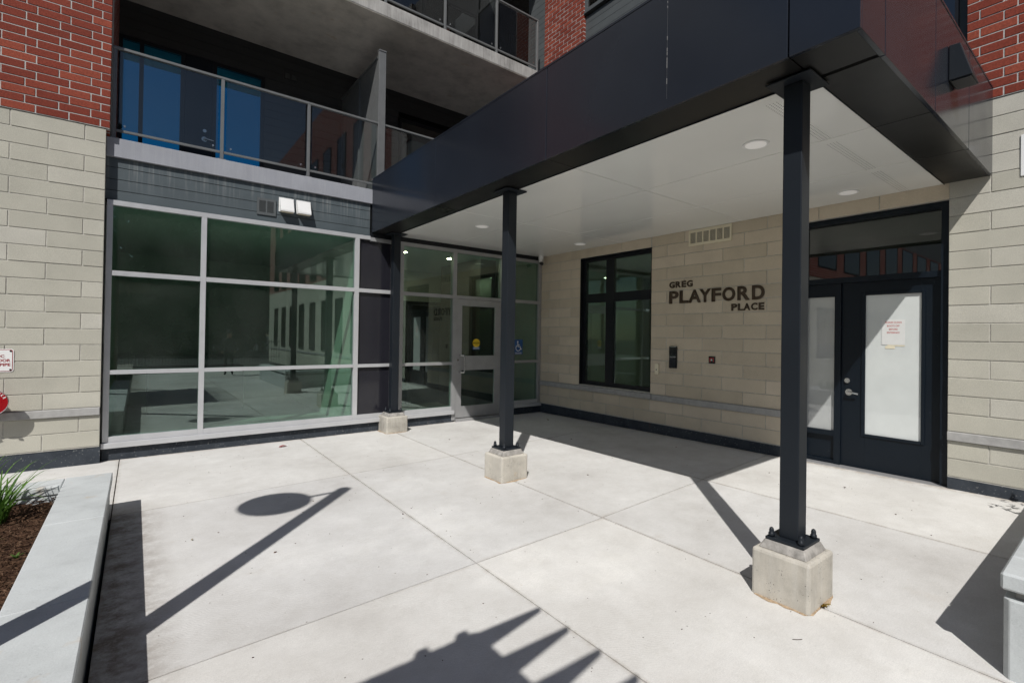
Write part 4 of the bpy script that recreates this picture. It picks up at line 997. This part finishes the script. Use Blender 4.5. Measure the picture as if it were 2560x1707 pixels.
def tree(loc, h, label, n=2600, size=0.5):
    t_ = thing('tree', label, 'tree', group='trees across the road behind the camera')
    x, y, z = loc
    tk = MB().cyl((x, y, z), (x+.2, y, z+h*.5), 0.34, 10, 0.18)
    for i in range(5):
        a = i*1.26; tk.cyl((x+.2, y, z+h*(.38+.03*i)), (x+.2+1.6*math.cos(a), y+1.6*math.sin(a), z+h*(.6+.04*i)), 0.1, 7, .03)
    tk.build('trunk', 'trunk', t_)
    crown_mesh((x, y, z+h*.52), h*.36, h*.46, n, size, 22).build('crown', 'leaf_tree', t_)
TX = [(-40, -54, 'leftmost leafy tree'), (-33, -50, 'second leafy tree from the left'), (-26, -55, 'third leafy tree from the left'), (-20, -50, 'fourth leafy tree from the left'), (-14, -54, 'fifth leafy tree from the left'), (-8.5, -50, 'sixth leafy tree from the left'), (-3, -54, 'seventh leafy tree from the left'), (3, -50, 'leafy tree nearest the brick wing')]
for (x, y, w) in TX: tree((x, y, -.3), random.uniform(16.5, 18.5), w+' in the belt mirrored in the storefront', 13000, 0.36)
for i, x in enumerate((-34, -27, -20, -13.5, -7.5, -1.5)):
    hx = thing('hedge_shrub', ('leftmost', 'second', 'third', 'fourth', 'fifth', 'rightmost')[i]+' dark hedge shrub below the tree belt behind the picket fence', 'shrub', group='hedge shrubs behind the fence')
    crown_mesh((x, -44.5, 2.8), 4.4, 3.6, 6000, 0.4, 18).build('leaves', 'leaf_tree', hx)
# shrub in the right planter (its leaves shade the paving by the door)
t_ = thing('shrub', 'young leafy shrub in the right hand planter, out of the picture', 'shrub')
MB().tube([(-1.25, -8.85, 0.42), (-1.2, -8.75, 0.8), (-1.02, -8.45, 1.15)], 0.012, 7).tube([(-1.2, -8.75, 0.8), (-0.98, -8.5, 0.95)], 0.008, 6).build('stem', 'trunk', t_)
mb = MB()
for c_ in ((-1.0, -8.42, 1.15), (-0.95, -8.5, 0.95), (-0.8, -8.42, 1.0), (-0.62, -8.4, 1.0)):
    for i in range(9):
        p = Vector(c_)+Vector((random.uniform(-.09, .09), random.uniform(-.08, .08), random.uniform(-.05, .05))); a = Vector((random.gauss(0, 1), random.gauss(0, 1), random.gauss(0, .4))).normalized(); b_ = a.cross(Vector((0, 0, 1))).normalized()
        mb.quad(p-a*.04, p+b_*.012, p+a*.04, p-b_*.012)
mb.build('leaves', 'leaf_tree', t_)

# ------------------------------------------------------------------ things behind the camera that throw shadows or show in the glass
hl = 4.4; px_, py_ = -5.2-0.604*hl, -2.95-0.645*hl
t_ = thing('street_lamp', 'dark pole lamp with round flat head whose shadow crosses the paving', 'street lamp')
MB().cyl((px_, py_, -0.1), (px_, py_, hl-0.08), 0.085, 20, 0.075).build('pole', 'lamp_black', t_)
MB().cyl((px_, py_, hl-0.14), (px_-0.34, py_+0.03, hl-0.20), 0.022, 10).build('arm', 'lamp_black', t_)
MB().lathe(px_-0.62, py_+0.03, [(0.02, hl-0.12), (0.30, hl-0.17), (0.335, hl-0.205), (0.335, hl-0.225), (0.30, hl-0.235)][::-1], 40).build('head', 'lamp_black', t_)
MB().cyl((px_, py_, -0.1), (px_, py_, 0.55), 0.09, 20).build('base_cover', 'lamp_black', t_)
hp = 2.92; ox, oy = -0.604*(hp+0.08), -0.645*(hp+0.08)
t_ = thing('pergola', 'slatted pergola with tapered rafter tails that shades the foreground', 'pergola')
ry = [-6.215-0.268*i for i in range(16)]
for yv in ry:
    y = yv+oy
    MB().prism([(-8.6+ox, y-0.066, hp), (-5.47+ox, y-0.066, hp), (-5.0+ox, y+0.035, hp), (-5.0+ox, y+0.055, hp), (-5.47+ox, y+0.066, hp), (-8.6+ox, y+0.066, hp)], (0, 0, 0.05)).build('rafter', 'pergola_wood', t_)
for i in range(28):
    xv = -5.53-0.112*i
    bx('slat', 'pergola_wood', t_, xv+ox-0.05, xv+ox+0.05, ry[-1]+oy-0.1, ry[0]+oy+0.066 , hp+0.051, hp+0.075)
for xv in (-5.505, -5.76, -7.0, -8.3):
    bx('purlin', 'pergola_wood', t_, xv+ox-0.032, xv+ox+0.032, ry[-1]+oy-0.18, ry[0]+oy+0.165, hp-0.06, hp-0.001)
for (x, y) in ((-7.6, -9.3), (-7.6, -11.6), (-10.0, -9.3), (-10.0, -11.6)):
    bx('post', 'pergola_wood', t_, x-0.05, x+0.05, y-0.05, y+0.05, -0.15, hp-0.061)
t_ = thing('picket_fence', 'black metal picket fence mirrored in the storefront glass', 'fence')
for z in (0.25, 1.15): bx('rail', 'lamp_black', t_, -22, -0.4, -24.52, -24.48, z-0.02, z+0.02)
x = -22.0
pm = MB().box(-.009, .009, -.009, .009, 0, 1.42).mesh('picket'); pm.materials.append(MAT['lamp_black'])
while x < -0.4:
    o = bpy.data.objects.new('picket', pm); COL.objects.link(o); o.parent = t_; o.location = (x, -24.5, -0.12); x += 0.14
# person standing further out on the plaza, seen only in the glass
def person(x, y, z):
    t_ = thing('person', 'person in dark clothes standing on the plaza, mirrored in the storefront', 'person')
    V = [(0, 0, .98), (0, 0, 1.18), (0, .01, 1.40), (0, .01, 1.52), (0, 0, 1.60), (0, -.01, 1.72), (0, 0, 1.80),
         (-.19, .01, 1.44), (-.25, .02, 1.14), (-.22, -.08, .90), (.19, .01, 1.44), (.25, .02, 1.14), (.22, -.10, .92),
         (-.10, 0, .92), (-.11, -.01, .50), (-.12, .02, .09), (-.13, -.14, .04), (.10, 0, .92), (.11, .01, .50), (.12, .03, .09), (.14, -.13, .04)]
    E_ = [(0, 1), (1, 2), (2, 3), (3, 4), (4, 5), (5, 6), (2, 7), (7, 8), (8, 9), (2, 10), (10, 11), (11, 12), (0, 13), (13, 14), (14, 15), (15, 16), (0, 17), (17, 18), (18, 19), (19, 20)]
    Rr = [.15, .15, .16, .06, .075, .095, .07, .07, .05, .035, .07, .05, .035, .10, .065, .045, .04, .10, .065, .045, .04]
    me = bpy.data.meshes.new('body'); me.from_pydata([(a+x, b+y, c_+z) for a, b, c_ in V], E_, [])
    o = bpy.data.objects.new('body', me); COL.objects.link(o); o.parent = t_
    sk = o.modifiers.new('skin', 'SKIN'); o.modifiers.new('sub', 'SUBSURF').levels = 1; o.modifiers['sub'].render_levels = 1
    for i, r_ in enumerate(Rr): me.skin_vertices[0].data[i].radius = (r_, r_*.85)
    me.skin_vertices[0].data[0].use_root = True
    dg = bpy.context.evaluated_depsgraph_get(); dg.update()
    m2 = bpy.data.meshes.new_from_object(o.evaluated_get(dg)); o.modifiers.clear(); o.data = m2
    m2.materials.clear(); m2.materials.append(MAT['cloth_dark']); m2.materials.append(MAT['skin'])
    for p in m2.polygons:
        p.use_smooth = True
        p.material_index = 1 if (p.center.z-z > 1.53 or (p.center.z-z < .98 and p.center.z-z > .8 and abs(p.center.x-x) > .17)) else 0
    MB().lathe(x, y+.01, [(.10, z+1.70), (.105, z+1.77), (.085, z+1.84), (.03, z+1.875)], 14).build('hair', 'hair', t_, smooth=True)
person(-4.16, -15.0, gz(-4.16, -12))

# ------------------------------------------------------------------ small litter
t_ = thing('candy_wrapper', 'crumpled red and white wrapper on the paving below the storefront', 'litter')
mb = MB()
mb.v += [(-5.38, -.45, .004), (-5.33, -.47, .02), (-5.27, -.44, .012), (-5.26, -.40, .004), (-5.32, -.405, .022), (-5.37, -.41, .008)]; mb.f += [(0, 1, 4, 5), (1, 2, 3, 4)]
for i, v_ in enumerate(mb.v): mb.v[i] = (v_[0], v_[1], v_[2]+gz(-5.3, -.4))
w_ = mb.build('sheet', 'red_paint', t_); bx('white_end', 'sign_white', t_, -5.275, -5.25, -.44, -.405, gz(-5.3, -.4)+.004, gz(-5.3, -.4)+.014)
crumbs = MB()
for i in range(260):
    x = random.uniform(-7.0, -.4); y = random.uniform(-7.6, -.3); s_ = random.uniform(.002, .0055)*(1 if i % 14 else 2); a = random.uniform(0, 3)
    p = Vector((x, y, gz(x, y)+.0015)); u_ = Vector((math.cos(a), math.sin(a), 0)); v_ = Vector((-math.sin(a), math.cos(a), 0))
    crumbs.prism([p-u_*s_, p+v_*s_*.6, p+u_*s_*1.2, p-v_*s_*.5], (0, 0, s_*.6))
stuff(tag(crumbs.build('ground_crumbs', 'mulch_chip'), 'scattered dark crumbs and bits of bark on the pale paving', 'debris'))

def dry_leaf(x, y, L, label, mat='leaf_red'):
    t_ = thing('dry_leaf', label, 'leaf', group='dry leaves on the paving'); a = random.uniform(0, 6); d = Vector((math.cos(a), math.sin(a), 0)); e = Vector((-math.sin(a), math.cos(a), 0)); p = Vector((x, y, gz(x, y)+.003))
    mb = MB(); mb.v += [tuple(p-d*L*.5), tuple(p-e*L*.26+Vector((0, 0, .012))), tuple(p+d*L*.5+Vector((0, 0, .006))), tuple(p+e*L*.28+Vector((0, 0, .014))), tuple(p)]
    mb.f += [(0, 1, 4), (1, 2, 4), (2, 3, 4), (3, 0, 4)]; mb.build('blade', mat, t_)
dry_leaf(-0.57, -0.98, 0.07, 'orange brown leaf lying in the shade near the wall corner')
dry_leaf(-0.82, -6.5, 0.05, 'small brown leaf on the sunlit paving before the side door', 'mulch_chip')
dry_leaf(-6.66, -3.58, 0.035, 'tiny orange leaf on the paving near the lamp shadow')
t_ = thing('twig', 'thin brown twig on the paving in front of the nearest column footing', 'twig')
MB().tube([(-4.03, -7.33, gz(-4, -7.4)+.002), (-4.01, -7.352, gz(-4, -7.4)+.004), (-3.985, -7.365, gz(-4, -7.4)+.002)], 0.002, 6).build('stick', 'trunk', t_)
